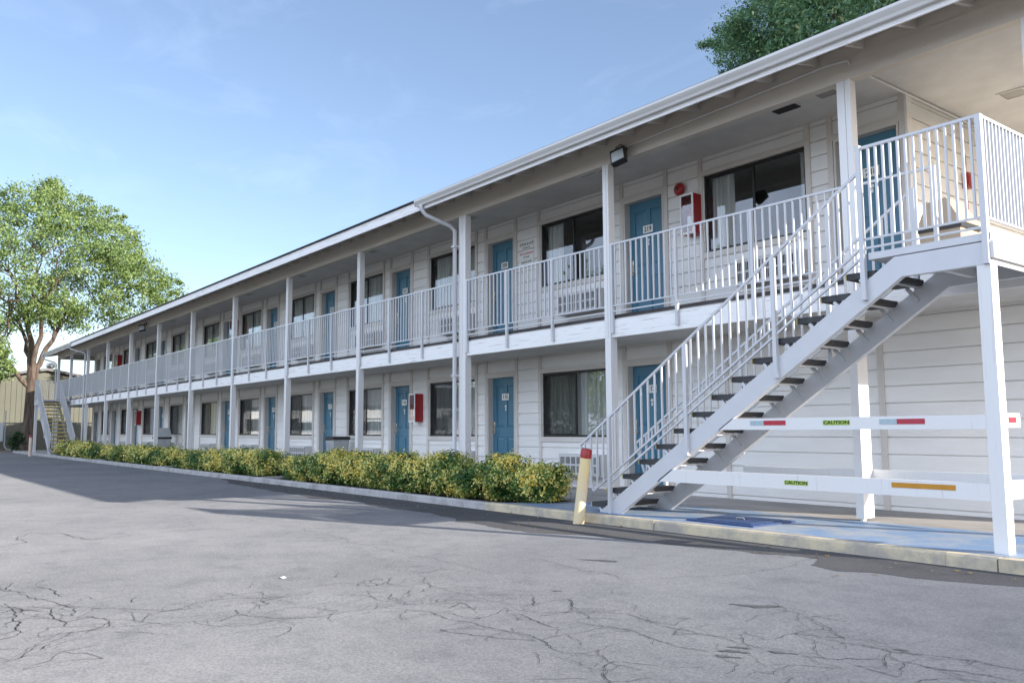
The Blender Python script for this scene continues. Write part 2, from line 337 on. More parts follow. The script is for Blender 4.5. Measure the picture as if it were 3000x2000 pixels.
def downspout(x, xp, z0=-.0):
    mb = MB(); P = [(x, -.63, 4.93), (x, -.63, 4.86), (x+.02, -.55, 4.76), (xp-.02, -.14, 4.58), (xp, -.06, 4.5), (xp, -.06, z0+.12), (xp, -.14, z0+.03)]
    mb.tube(P, .038, 8); 
    for z in (4.2, 1.9): mb.box(xp-.05, xp+.05, -.105, -.0, z, z+.03)
    mb.build('downspout', 'steel', motel)
downspout(-7.76, -7.545); downspout(-38.4, -37.75)
downspout(-45.2, -44.75)
# posts
def post(x, z1=4.755, w=.112, d=.125, low=None):
    mb = MB(); lo = low or (w, d)
    mb.box(x, x+lo[0], 0, lo[1], .03, 2.255); mb.box(x+.03, x+lo[0]-.03, .03, .09, -.02, .03)
    mb.box(x, x+w*.58, -.003, d, 2.255, z1); mb.box(x+w*.58+.004, x+w, 0, d-.01, 2.255, z1)
    mb.build('post', 'paint', motel)
for n in range(0, 13):
    x = -S*n-.06 if n < 12 else XF+.02
    if n == 0: post(-.115, w=.155, low=(.09, .20))
    elif n == 2: post(-7.50, w=.20)
    else: post(x)
post(1.76, w=.12)
# balcony edge: fascia boards and railing panels
def railing(x0, x1, posts, y=.012, zt=3.59, zb=2.705, z2=2.625, gap=.102, sub=None, foot=2.31):
    mb = MB(); mb.box(x0, x1, y-.013, y+.013, zt-.025, zt); mb.box(x0, x1, y-.008, y+.008, zb-.018, zb); mb.box(x0, x1, y-.008, y+.008, z2-.018, z2)
    for p in posts: mb.box(p-.02, p+.02, y-.026, y+.012, foot, zt-.026)
    n = max(1, round((x1-x0)/gap)); st = (x1-x0)/n
    for i in range(1, n): mb.box(x0+i*st-.0095, x0+i*st+.0095, y-.0095, y+.0095, zb, zt-.025)
    return mb
for n in range(0, 12):
    xr = (-S*n-.06) if n else -.115; xl = (-S*(n+1)-.06+.112) if n+1 not in (2, 12) else (-7.30 if n+1 == 2 else XF+.13)
    if n == 2: xr = -7.50
    mb = MB(); mb.box(xl+.002, xr-.002, .03, .072, 2.255, 2.50); mb.build('edge_board', 'wood', motel)
    if n < 11:
        w = xr-xl; railing(xl, xr, [xl+.04, xl+w*.34, xl+w*.67]).build('railing', 'steel', motel)
    else: railing(-42.2+.02, xr, [-42.1]).build('railing', 'steel', motel); railing(XF+.13, -42.0, []).build('railing', 'steel', motel)
mb = MB(); mb.box(.045, 1.758, .03, .072, 2.255, 2.50); mb.build('edge_board', 'wood', motel)
mb = MB(); mb.box(.045, .88, .03, .056, 3.56, 3.585); mb.box(.84, .88, .025, .06, 2.51, 3.56); mb.build('railing', 'steel', motel)
mb = MB(); mb.box(XE, XE+.04, -.0, YB, 2.255, 2.44); mb.box(XE+.002, XE+.055, .0, YB, 2.445, DT+.02); mb.build('edge_board', 'wood', motel)
mb = MB(); mb.box(XF-.04, XF, .075, YB, 2.255, DT); mb.build('edge_board', 'wood', motel)
def rail_y(x, y0, y1, gap=.102, zt=3.475, zb=2.64, z2=2.56):
    mb = MB(); mb.box(x-.013, x+.013, y0, y1, zt-.025, zt); mb.box(x-.008, x+.008, y0, y1, zb-.018, zb); mb.box(x-.008, x+.008, y0, y1, z2-.018, z2)
    n = round((y1-y0)/gap); st = (y1-y0)/n
    for i in range(1, n): mb.box(x-.0095, x+.0095, y0+i*st-.0095, y0+i*st+.0095, zb, zt-.025)
    return mb
rail_y(XE-.02, .13, YB).build('railing', 'steel', motel); rail_y(XF+.02, .13, YB).build('railing', 'steel', motel)

# windows: one of each storey is built, the rest are copies
def make_window(h, upper, kind):
    w = WW; f = MB()
    for a, b, c, d in ((0, .034, 0, h), (w-.034, w, 0, h), (.034, w-.034, 0, .034), (.034, w-.034, h-.034, h)): f.box(a, b, .02, .078, c, d)
    f.box(w/2-.02, w/2+.014, .036, .066, .034, h-.034)
    f.box(.034, .052, .045, .07, .034, h-.034); f.box(.052, w/2-.02, .045, .07, .034, .052); f.box(.052, w/2-.02, .045, .07, h-.052, h-.034)
    win = f.build('window', 'bronze', motel)
    g = MB(); g.box(w/2+.014, w-.034, .046, .050, .034, h-.034); g.box(.052, w/2-.02, .056, .060, .052, h-.052); g.build('glass_pane', 'glass', win)
    if not upper: g = MB(); g.box(.035, w/2-.021, .030, .0315, .035, h-.035); g.build('insect_screen', 'screen', win)
    t = MB(); t.box(-.012, w+.012, -.026, .02, h, h+.075); t.build('casing', 'trim', win); t = MB(); t.box(-.012, w+.012, -.03, .02, -.085, -.0); t.build('window_sill', 'trim', win)
    c = MB()
    for xa, xb in (((.06, w-.06),) if kind == 'closed' else ((.06, .42), (w-.16, w-.05))):
        n = max(8, int((xb-xa)/.016)); ring = []
        for i in range(n+1):
            x = xa+(xb-xa)*i/n; ring.append((x, .135+.04*math.sin(i*.92+.5*math.sin(i*.21))+.015*math.sin(i*.37)))
        vs = [(x, y, z) for z in (.02, h-.02) for x, y in ring]; vs += [(x, y+.004, z) for z in (.02, h-.02) for x, y in ring]; k = n+1
        c.add(vs, [(i, i+1, k+i+1, k+i) for i in range(n)]+[(2*k+i+1, 2*k+i, 3*k+i, 3*k+i+1) for i in range(n)], 0, True)
    c.build('curtain', 'curtain', win); return win
wl = make_window(LWZ[1]-LWZ[0], False, 'closed'); wu = make_window(UWZ[1]-UWZ[0], True, 'open'); wc = make_window(UWZ[1]-UWZ[0], True, 'closed')
first = {}
def place(proto, loc, key):
    if key not in first: first[key] = 1; proto.location = loc; return proto
    return dup(proto, loc, motel)
for k in range(1, 11): place(wl, (winx(k), W, LWZ[0]), 'wl')
for k in range(0, 11):
    p, key = (wu, 'wu') if k < 2 else (wc, 'wc'); place(p, (winx(k), W, UWZ[0]), key)
# doors
def make_door(h):
    d = MB(); y = .10; w = DW
    d.box(.03, w-.03, y+.012, y+.045, .01, h-.03)
    st = [(.03, .14), (.385, .475), (w-.14, w-.03)]
    for a, b in st: d.box(a, b, y, y+.012, .01, h-.03)
    for a, b in ((.14, .385), (.475, w-.14)):
        for c, e in ((.01, .20), (.80, .98), (h-.17, h-.03)): d.box(a, b, y, y+.012, c, e)
        for c, e in ((.20, .80), (.98, h-.17)):
            m = .045; d.add([(a+.012, y+.0115, c+.012), (b-.012, y+.0115, c+.012), (b-.012, y+.0115, e-.012), (a+.012, y+.0115, e-.012), (a+m, y+.003, c+m), (b-m, y+.003, c+m), (b-m, y+.003, e-m), (a+m, y+.003, e-m)],
                            [(0, 1, 5, 4), (1, 2, 6, 5), (2, 3, 7, 6), (3, 0, 4, 7), (4, 5, 6, 7)])
    o = d.build('door', 'blue_door', motel)
    f = MB(); f.box(0, .028, -.024, .15, 0, h); f.box(w-.028, w, -.024, .15, 0, h); f.box(.028, w-.028, -.024, .15, h-.028, h); f.box(-.01, w+.01, -.028, .01, h+.0, h+.08); f.box(.028, w-.028, .02, .15, -.015, .008)
    f.build('door_frame', 'trim', o)
    k = MB(); k.box(.065, .115, y-.02, y+.002, .86, 1.10); k.box(.075, .105, y-.028, y-.02, 1.03, 1.08); k.tube([(.09, y-.02, .90), (.09, y-.06, .90), (.19, y-.065, .90)], .011, 8); k.build('handle', 'nickel', o)
    return o
dl = make_door(LDZ[1]-LDZ[0]); du = make_door(UDZ[1]-UDZ[0])
def number_plate(door, num):
    t = MB(); y = .10; z = 1.50; t.box(.33, .54, y-.016, y-.004, z, z+.125)
    t.text(num, .105, (.435, y-.0175, z+.062), mi=1, bold=.002, sx=1.0); t.build('number_plate', ['plate', 'ink'], door)
    v = MB(); v.lathe((.43, y+.0, z-.115), [(0, -.008), (.024, -.007), (.027, 0)], 14, 'y'); v.box(.415, .445, y-.003, y, z-.20, z-.15); v.build('peephole', 'plate', door)
LOW = ['113', '115', '116', '117', '118', '119', '120', '121', '122', '123', '124']
for k in range(1, 12): d = place(dl, (doorx(k), W, LDZ[0]), 'dl') if False else None
dls = [dl]+[dup(dl, None, motel) for _ in range(10)]; dus = [du]+[dup(du, None, motel) for _ in range(11)]
for i, d in enumerate(dls): d.location = (doorx(i+1), W, LDZ[0]); number_plate(d, LOW[i])
for i, d in enumerate(dus): d.location = (doorx(i), W, UDZ[0]); number_plate(d, str(218+i))
# soffit vents and conduit
for x, y in ((-1.21, .69), (-4.75, .52)):
    v = MB(); v.box(x-.16, x+.16, y-.07, y+.07, 4.955, 4.9685)
    for i in range(5): v.box(x-.14, x+.14, y-.055+i*.024, y-.043+i*.024, 4.949, 4.9545, 1)
    v.build('soffit_vent', ['ac_dark', 'ac_dark'], motel)
p = MB(); p.tube([(-.02, .42, 4.945), (-.02, 1.38, 4.945), (-.025, 4.5, 4.945)], .014, 8); p.box(-.06, .02, .36, .43, 4.93, 4.968); p.build('conduit', 'paint', motel)
p = MB(); p.tube([(-3.5, -.03, 4.90), (-1.0, -.03, 4.955), (-.2, -.035, 4.975), (.05, -.03, 4.95), (.06, -.01, 4.90)], .011, 8); p.build('conduit', 'paint', motel)

# ------------------------------------------------------------------ air conditioners
def make_ac():
    a = thing('air_conditioner', 'x', 'air conditioner')
    b = MB(); b.box(0, 1.04, 0, .20, 0, .36); b.box(.02, 1.02, -.004, 0, .02, .34, 1); b.build('casing', ['ac_white', 'ac_dark'], a)
    g = MB(); 
    for z in (.02, .165, .31): g.box(.03, 1.01, -.016, -.005, z, z+.03)
    for i in range(8): x = .03+i*.136; g.box(x, x+.026, -.016, -.005, .05, .31)
    for i in range(36): x = .05+i*.027; g.box(x, x+.006, -.012, -.006, .05, .31)
    g.build('grille', 'ac_white', a); return a
ac0 = make_ac(); used = False
for up in (0, 1):
    for k in range(0 if up else 1, 11):
        a = ac0 if not used else dup(ac0); used = True
        a.location = (winx(k)+.66, W-.20, 2.93 if up else .20)
        n = ORD[k if up else k-1]
        tag(a, f'white louvred air conditioner under the {n} {"balcony" if up else "ground-floor"} window from the near stairs', 'air conditioner', 'air conditioners under the balcony windows' if up else 'air conditioners under the ground-floor windows')

# ------------------------------------------------------------------ recessed lights
def make_light():
    a = thing('ceiling_light', 'x', 'ceiling light')
    b = MB(); b.box(-.15, .15, -.15, -.125, -.012, 0); b.box(-.15, .15, .125, .15, -.012, 0); b.box(-.15, -.125, -.125, .125, -.012, 0); b.box(.125, .15, -.125, .125, -.012, 0); b.build('frame', 'plaster', a)
    b = MB(); b.box(-.125, .125, -.125, .125, -.006, 0); b.build('lens', 'lens_grey', a); return a
l0 = make_light()
for i in range(11):
    a = l0 if i == 0 else dup(l0); a.location = (-.62-S*i, .62, 4.9695)
    tag(a, f'square recessed light in the balcony soffit, {ORD[i]} from the near stairs', 'ceiling light', 'recessed lights in the balcony soffit')
a = dup(l0); a.location = (.75, 2.46, 4.9695); tag(a, 'square recessed light in the soffit over the near stair landing', 'ceiling light', 'recessed lights in the balcony soffit')

# ------------------------------------------------------------------ stairs
def staircase(root, mp, tape):
    """near-stair coordinates; mp turns them into the stair's own place"""
    sl = .65; yo, yi = -1.36, -.45
    def bld(mb, name, mats, par=root):
        if mp: mb.mapx(mp)
        return mb.build(name, mats, par)
    zbot = lambda x: (x+2.27)*sl
    for y0, y1 in ((yo, yo+.05), (yi-.05, yi)):
        s = MB(); prof = [(-2.27, -.02), (-2.60, -.02), (1.145, 2.435), (XE-.02, 2.435), (XE-.02, 2.255), (1.20, 2.255)]
        s.prism([(x, y0, z) for x, z in prof], (0, .012, 0))
        s.prism([(-2.27, y0+.012, -.02), (1.20, y0+.012, 2.255), (XE-.02, y0+.012, 2.255), (XE-.02, y0+.012, 2.267), (1.195, y0+.012, 2.267), (-2.27, y0+.012, -.004)], (0, .048, 0))
        s.prism([(-2.60, y0+.012, -.008), (1.145, y0+.012, 2.435), (XE-.02, y0+.012, 2.435), (XE-.02, y0+.012, 2.423), (1.15, y0+.012, 2.423), (-2.58, y0+.012, -.02)], (0, .048, 0))
        bld(s, 'stringer', 'steel')
    for i in range(14):
        z = .115+.172*i; x = -2.73+.2615*i; t = MB()
        t.box(x+.012, x+.285, yo+.02, yi-.02, z-.055, z); t.box(x, x+.012, yo+.02, yi-.02, z-.055, z-.001, 1)
        tr = bld(t, 'tread', ['tread', 'yellow_edge'])
        b = MB()
        for yy in (yo+.03, yi-.06): b.bar((x+.13, yy+.015, z-.06), (x+.24, yy+.015, z-.20), .03, .03); b.box(x+.21, x+.27, yy, yy+.03, z-.09, z-.056)
        b.box(x+.235, x+.25, yo+.06, yi-.06, z-.08, z-.06)
        bld(b, 'bracket', 'steel', tr)
    p = MB(); p.box(.91, XE, yo, -.002, 2.445, 2.507); p.box(XE-.012, XE, yo+.012, -.002, 2.255, 2.437); p.box(XE, XE+.03, yo, -.002, 2.30, 2.43); p.box(1.4, 1.45, yo+.07, yi-.06, 2.30, 2.43)
    bld(p, 'landing', 'steel')
    p = MB(); p.box(1.812, XE-.002, yo, yo+.12, -.03, 2.253); bld(p, 'post', 'paint')
    zt = lambda x: .78+.662*(x+2.86); zl = lambda x: .245+.66*(x+2.64)
    for y in (yo-.022, yi+.022):
        r = MB(); r.bar((-2.86, y, zt(-2.86)), (.86, y, zt(.86)), .026, .026, (0, 1, 0)); r.bar((-2.86, y, zt(-2.86)), (-2.64, y, zl(-2.64)), .022, .022, (0, 1, 0))
        r.bar((-2.64, y, zl(-2.64)), (.86, y, zl(.86)), .02, .02, (0, 1, 0)); r.bar((-2.36, y, zl(-2.36)-.085), (.86, y, zl(.86)-.085), .02, .02, (0, 1, 0))
        x = -2.78
        while x < .82:
            a = zl(x) if x > -2.64 else zt(-2.86)+(x+2.86)*(zl(-2.64)-zt(-2.86))/.22
            r.box(x-.0095, x+.0095, y-.0095, y+.0095, a, zt(x)); x += .104
        for px, a in ((-2.365, -.01), (-1.195, .69), (-.065, 1.45)): r.box(px-.021, px+.021, y-.021, y+.021, a, zt(px)-.012)
        r.box(.848, .892, y-.021, y+.021, 2.09, 3.485 if y < -1 else 3.26)
        bld(r, 'handrail', 'steel')
    r = railing(.89, XE-.02, [], y=yo-.01, zt=3.475, zb=2.64, z2=2.56, gap=.066); r.box(XE-.045, XE, yo-.03, yo+.02, 2.255, 3.475)
    t = rail_y(XE-.02, yo+.02, -.0, gap=.066); r.v and r.add(t.v, t.f); bld(r, 'landing_railing', 'steel')
    if not tape: return
    xs = lambda z: z/sl-2.27
    r = MB(); z0, z1 = .957, 1.068; r.prism([(xs(z0), yo, z0), (1.811, yo, z0), (1.811, yo, z1), (xs(z1), yo, z1)], (0, .04, 0)); r.box(1.876, 1.918, yo+.121, yo+.36, z0+.01, z1+.01)
    up = bld(r, 'barrier_board', 'paint')
    r = MB(); z0, z1 = .40, .535; r.prism([(xs(z0), yo, z0), (1.811, yo, z0), (1.811, yo, z1), (xs(z1), yo, z1)], (0, .04, 0)); r.box(1.876, 1.918, yo+.121, yo+.36, z0+.01, z1+.02)
    r.box(-1.55, -.118, .03, .08, .42, .53); r.box(-.02, 1.755, .205, .245, .42, .53)
    lo = bld(r, 'barrier_board', 'paint')
    def tape_strip(par, x0, x1, z0, z1, m, name='reflective_tape'):
        t = MB(); t.box(x0, x1, yo-.0035, yo-.0005, z0, z1); t.build(name, m, par)
    for x, a, b in ((-.403, -.246, .0), (.935, 1.091, 1.33)):
        t = MB(); t.box(x, a, yo-.0035, yo-.0005, 1.000, 1.045, 1); t.box(a+.0005, b, yo-.0035, yo-.0005, 1.000, 1.045); t.build('reflective_tape', ['red_tape', 'silver_tape'], up)
    t = MB(); t.box(XE-.0015, XE+.001, yo+.14, yo+.28, 1.005, 1.05); t.build('reflective_tape', 'red_tape', up)
    tape_strip(lo, 1.017, 1.547, .468, .510, 'amber')
    for par, x0, x1, z0, z1, lab in ((up, .395, .66, .998, 1.040, 1), (lo, -.036, .213, .442, .482, 1)):
        t = MB(); t.box(x0, x1, yo-.0035, yo-.0005, z0, z1)
        t.text('CAUTION', (z1-z0)*1.05, ((x0+x1)/2, yo-.0045, (z0+z1)/2), mi=1, bold=.0012, sx=1.28, depth=.0015); t.build('caution_sticker', ['caution', 'ink'], par)
st = thing('staircase', 'white steel staircase with dark treads and caution stickers at the near end', 'staircase'); staircase(st, None, True)
st2 = thing('staircase', 'white staircase with yellow-edged treads at the far end beside the tree', 'staircase', (-40.1, 0, 0)); staircase(st2, lambda x: -x, False)

# ------------------------------------------------------------------ fire gear, signs, lamps
def cabinet(x, zc, label, ext=None, h=.60, w=.24, d=.20):
    c = thing('fire_extinguisher_cabinet', label, 'fire cabinet', (x, W-.012, zc), 'red fire extinguisher cabinets on the walls')
    b = MB(); b.box(0, w, -.012, -.0, 0, h); b.box(0, .012, -d, -.012, 0, h); b.box(w-.012, w, -d, -.012, 0, h); b.box(.012, w-.012, -d, -.012, 0, .012); b.box(.012, w-.012, -d, -.012, h-.012, h); b.build('body', 'red', c)
    f = MB(); f.box(-.006, .022, -d-.012, -d, -.006, h+.006); f.box(w-.022, w+.006, -d-.012, -d, -.006, h+.006); f.box(.022, w-.022, -d-.012, -d, -.006, .025); f.box(.022, w-.022, -d-.012, -d, h-.025, h+.006); f.build('door_frame', 'plate', c)
    g = MB(); g.box(.022, w-.022, -d-.007, -d-.003, .025, h-.025); g.build('glass_pane', 'glass', c)
    if ext:
        e = thing('fire_extinguisher', ext, 'fire extinguisher', (x+w/2, W-.012-d/2, zc+.0125))
        b = MB(); b.lathe((0, 0, 0), [(0, .0), (.058, .002), (.062, .02), (.062, .33), (.05, .37), (.025, .395), (.022, .41), (0, .411)], 20); b.build('cylinder', 'red', e)
        b = MB(); b.lathe((0, 0, 0), [(.0632, .12), (.0632, .26)], 20); b.build('paper_label', 'plate', e)
        b = MB(); b.lathe((0, 0, .411), [(.02, 0), (.02, .03), (0, .031)], 12); b.bar((-.01, 0, .445), (.09, 0, .46), .018, .008); b.bar((-.01, 0, .46), (.09, 0, .49), .018, .008); b.tube([(-.02, 0, .425), (-.055, -.01, .40), (-.066, -.01, .30), (-.066, -.01, .18)], .009, 8); b.build('valve', 'black_plastic', e)
cabinet(-3.40, 3.82, 'red fire cabinet with a glass front between door 219 and a window', 'red fire extinguisher in the balcony cabinet beside door 219')
cabinet(-11.15, 1.15, 'red fire cabinet on the ground-floor wall near the black-bagged bin', 'red fire extinguisher in the ground-floor cabinet near the bin')
cabinet(-33.78, 1.25, 'small red fire cabinet on the ground-floor wall near the far stairs')
cabinet(-37.45, 3.90, 'farthest red fire cabinet on the balcony wall')
cabinet(-22.48, 3.95, 'red fire cabinet half-way along the balcony wall')
al = thing('fire_alarm_bell', 'round red fire alarm bell on the balcony wall beside door 219', 'fire alarm', (-3.54, W-.006, 4.58))
b = MB(); b.lathe((0, 0, 0), [(.05, 0), (.05, -.03), (.085, -.035), (.10, -.05), (.095, -.075), (.07, -.098), (.03, -.108), (0, -.11)], 28, 'y'); b.build('gong', 'red', al)
b = MB(); b.lathe((0, 0, 0), [(.022, -.106), (.02, -.118), (0, -.12)], 12, 'y'); b.box(.07, .11, -.02, 0, -.15, -.115); b.build('striker', 'black_plastic', al)
pu = thing('pull_station', 'red call box with red cord on the end wall of the upper floor', 'call box', (-.044, 2.82, 4.13))
b = MB(); b.box(0, .07, -.055, .055, -.10, .10); b.box(.07, .078, -.04, .04, -.05, .06); b.build('box', 'red', pu)
b = MB(); b.tube([(.02, 0, .10), (.02, .03, .25), (.02, -.04, .5), (.02, -.03, .80)], .008, 6); b.tube([(.02, 0, -.10), (.02, .02, -.5), (.02, 0, -1.5)], .008, 6); b.build('cord', 'red', pu)
def sign(x0, x1, z0, z1, lines, label, loc_y=W-.008):
    s = thing('wall_sign', label, 'sign', ((x0+x1)/2, loc_y, z0)); w = (x1-x0)/2; h = z1-z0; b = MB(); b.box(-w, w, -.012, 0, 0, h)
    mats = ['plate', 'ink', 'red_ink']
    for txt, sz, zz, mi in lines: b.text(txt, sz, (0, -.0135, zz), mi=mi, bold=.0008)
    b.build('panel', mats, s)
sign(-7.50, -7.09, 4.31, 4.47, [('SODA & ICE', .075, .10, 1), ('SECOND FLOOR', .03, .03, 1)], 'white sign with black letters, topmost beside the balcony door 220')
sign(-7.50, -7.09, 4.13, 4.295, [('NO LAUNDRY', .062, .10, 2), ('IN ROOMS', .035, .035, 1)], 'white sign with red letters, middle of three beside door 220')
sign(-7.50, -7.09, 3.97, 4.115, [('PLEASE BE QUIET', .042, .10, 1), ('AFTER 10 PM', .035, .04, 1)], 'white notice with small print, lowest of three beside door 220')
def flood(x, label, rz):
    f = thing('flood_light', label, 'flood light', (x, -.012, 4.84)); b = MB()
    b.box(-.11, .11, -.04, .04, -.125, .125); b.box(-.09, .09, .04, .07, -.10, .10)
    for i in range(6): b.box(-.08, .08, .07, .09, -.08+i*.03, -.07+i*.03)
    h = b.build('housing', 'black_plastic', f); h.location = (0, -.15, -.10); h.rotation_euler = (R(-24), R(-16), R(rz))
    b = MB(); b.box(-.092, .092, -.046, -.0405, -.105, .075); b.build('lens', 'lamp_glass', h)
    b = MB(); b.tube([(-.04, .012, .05), (-.04, -.05, .06), (-.02, -.13, .0)], .012, 8); b.box(-.09, .01, -.006, .012, .01, .09); b.tube([(-.04, 0, .09), (-.10, -.01, .13), (-.2, -.01, .10)], .007, 6); b.build('bracket', 'black_plastic', f)
flood(-3.33, 'black flood light with square lens hung from the beam near door 219', 22); flood(-27.8, 'small flood light under the eave towards the far end', 60)

# ------------------------------------------------------------------ bins, bollards, lid
t = thing('trash_bin', 'grey trash bin with a black liner beside a ground-floor door', 'trash bin', (-14.1, .95, 0))
b = MB(); w0, w1, d0, d1, h = .17, .22, .17, .21, .80
b.add([(-w0, -d0, 0), (w0, -d0, 0), (w0, d0, 0), (-w0, d0, 0), (-w1, -d1, h), (w1, -d1, h), (w1, d1, h), (-w1, d1, h)], [(0, 3, 2, 1), (0, 1, 5, 4), (1, 2, 6, 5), (2, 3, 7, 6), (3, 0, 4, 7)])
for i in range(5): x = -w0+.04+i*.065; b.bar((x, -d0-.004, .03), (x*w1/w0, -d1-.004, h-.1), .012, .01)
b.build('tub', 'grey_plastic', t)
b = MB(); b.prism([(-w1-.015, -d1-.015, h-.07), (w1+.015, -d1-.015, h-.05), (w1+.015, -d1-.015, h+.02), (-.05, -d1-.02, h+.03), (-w1-.015, -d1-.015, h+.0)], (0, 2*d1+.03, 0)); b.build('liner', 'black_plastic', t)
def hooded(loc, s, label, mat):
    t = thing('trash_bin', label, 'trash bin', loc); b = MB(); w = .23*s; h = .62*s
    b.add([(-w*.85, -w*.85, 0), (w*.85, -w*.85, 0), (w*.85, w*.85, 0), (-w*.85, w*.85, 0), (-w, -w, h), (w, -w, h), (w, w, h), (-w, w, h)], [(0, 3, 2, 1), (0, 1, 5, 4), (1, 2, 6, 5), (2, 3, 7, 6), (3, 0, 4, 7), (4, 5, 6, 7)]); b.build('tub', mat, t)
    b = MB(); b.box(-w*1.08, w*1.08, -w*1.08, w*1.08, h, h+.06*s); b.build('rim', 'black_plastic', t)
    b = MB(); q = w*1.05; z = h+.062*s; H = .30*s
    b.add([(-q, -q, z), (q, -q, z), (q, q, z), (-q, q, z), (-q*.55, -q*.9, z+H*.9), (q*.35, -q*.9, z+H), (q*.35, q*.9, z+H), (-q*.55, q*.9, z+H*.9)], [(0, 3, 2, 1), (4, 5, 6, 7), (0, 1, 5, 4), (1, 2, 6, 5), (2, 3, 7, 6), (3, 0, 4, 7)]); b.build('hood', mat, t)
hooded((.42, 1.28, DT), 1.0, 'beige hooded trash bin on the upper landing against the end wall', 'beige_plastic')
hooded((-28.4, .85, 0), 1.12, 'pale hooded trash bin on the ground-floor walkway beyond the middle', 'grey_plastic')
def bollard(loc, h, lean, label, mat):
    b0 = thing('bollard', label, 'bollard', loc); b = MB(); r = .064; a = Vector((0, 0, 0)); d = Vector(lean)
    b.tube([a-Vector((0, 0, .05)), a+d*(h-.10)], r, 20); b.build('pole', mat, b0)
    b = MB(); p = a+d*(h-.10); b.tube([p, p+d*.085, p+d*.10], [r*1.02, r*1.02, r*.85], 20); b.build('cap', 'red', b0)
bollard((-2.51, -1.76, GZ), .86, (.17, 0.02, .985), 'leaning yellow bollard with a red cap beside the near stairs', 'yellow_post')
bollard((-38.7, -1.95, GZ), .93, (0, 0, 1), 'cream bollard with a red cap in front of the far stairs', 'cream_post')
t = thing('utility_cover', 'blue-painted square utility cover lying on the blue strip under the stairs', 'utility cover', (-.85, -.98, .0))
b = MB(); b.box(-.42, .42, -.36, .36, 0.004, .022); b.box(-.34, .34, -.28, .28, .022, .028); b.build('lid', 'vault_blue', t)
b = MB(); b.tube([(-.05, 0, .028), (-.05, 0, .045), (.05, 0, .045), (.05, 0, .028)], .008, 6); b.build('lifting_handle', 'galv', t)
t = thing('cushion', 'round black-and-white striped cushion behind a ground-floor window', 'cushion', (-10.42, W+.135, LWZ[0]+.05))
b = MB(); n = 24
prof = [(0, -.035), (.09, -.03), (.15, -.018), (.165, 0), (.15, .018), (0, .03)]
for i in range(len(prof)-1):
    for k in range(n):
        a0, a1 = 2*math.pi*k/n, 2*math.pi*(k+1)/n; (r0, h0), (r1, h1) = prof[i], prof[i+1]
        P = lambda r, a, h: (r*math.cos(a), h, .17+r*math.sin(a)); b.add([P(r0, a0, h0), P(r0, a1, h0), P(r1, a1, h1), P(r1, a0, h1)], [(0, 1, 2, 3)], k % 2)
b.build('cover', ['plate', 'ink'], t)

# ------------------------------------------------------------------ ground
b = MB(); b.add([(-700, -700, -.16), (700, -700, -.16), (700, 900, -.16), (-700, 900, -.16)], [(0, 1, 2, 3)]); structure('ground', b, 'ground')
def sheet(name, pts, z, mat):
    b = MB(); b.add([(x, y, z) for x, y in pts], [tuple(range(len(pts)))]); return structure(name, b, mat)
sheet('parking_lot', [(-120, -90), (40, -90), (40, KY+.02), (-47.5, KY+.02), (-47.5, -1.9), (-41, -3.05), (-36, -4.3), (-60, -9), (-120, -12)], GZ, 'asphalt')
def jag(pts, amp, rough=3):
    out = [Vector((*p, 0)) for p in pts]
    for r in range(rough):
        q = []
        for a, c in zip(out, out[1:]):
            d = c-a; nrm = Vector((-d.y, d.x, 0)); q += [a, (a+c)/2+nrm*random.uniform(-amp, amp)]
        out = q+[out[-1]]
    return [(p.x, p.y) for p in out]
edge = jag([(5.5, -2.05), (3.2, -1.95), (2.4, -2.02), (1.8, -2.28), (1.15, -2.46), (.86, -2.36), (.70, -2.02), (.2, -2.16), (-.8, -2.30), (-2.2, -2.72), (-3.6, -2.72), (-5.4, -2.45), (-8, -2.5), (-11, -2.25), (-14.5, -1.66)], .10, 4)
sheet('asphalt_patch_and_shade', [(-14.5, KY+.01), (5.5, KY+.01)]+edge, GZ+.002, 'asphalt_new_and_shade')  # new asphalt by the stairs; farther left, kerbside shade painted dark
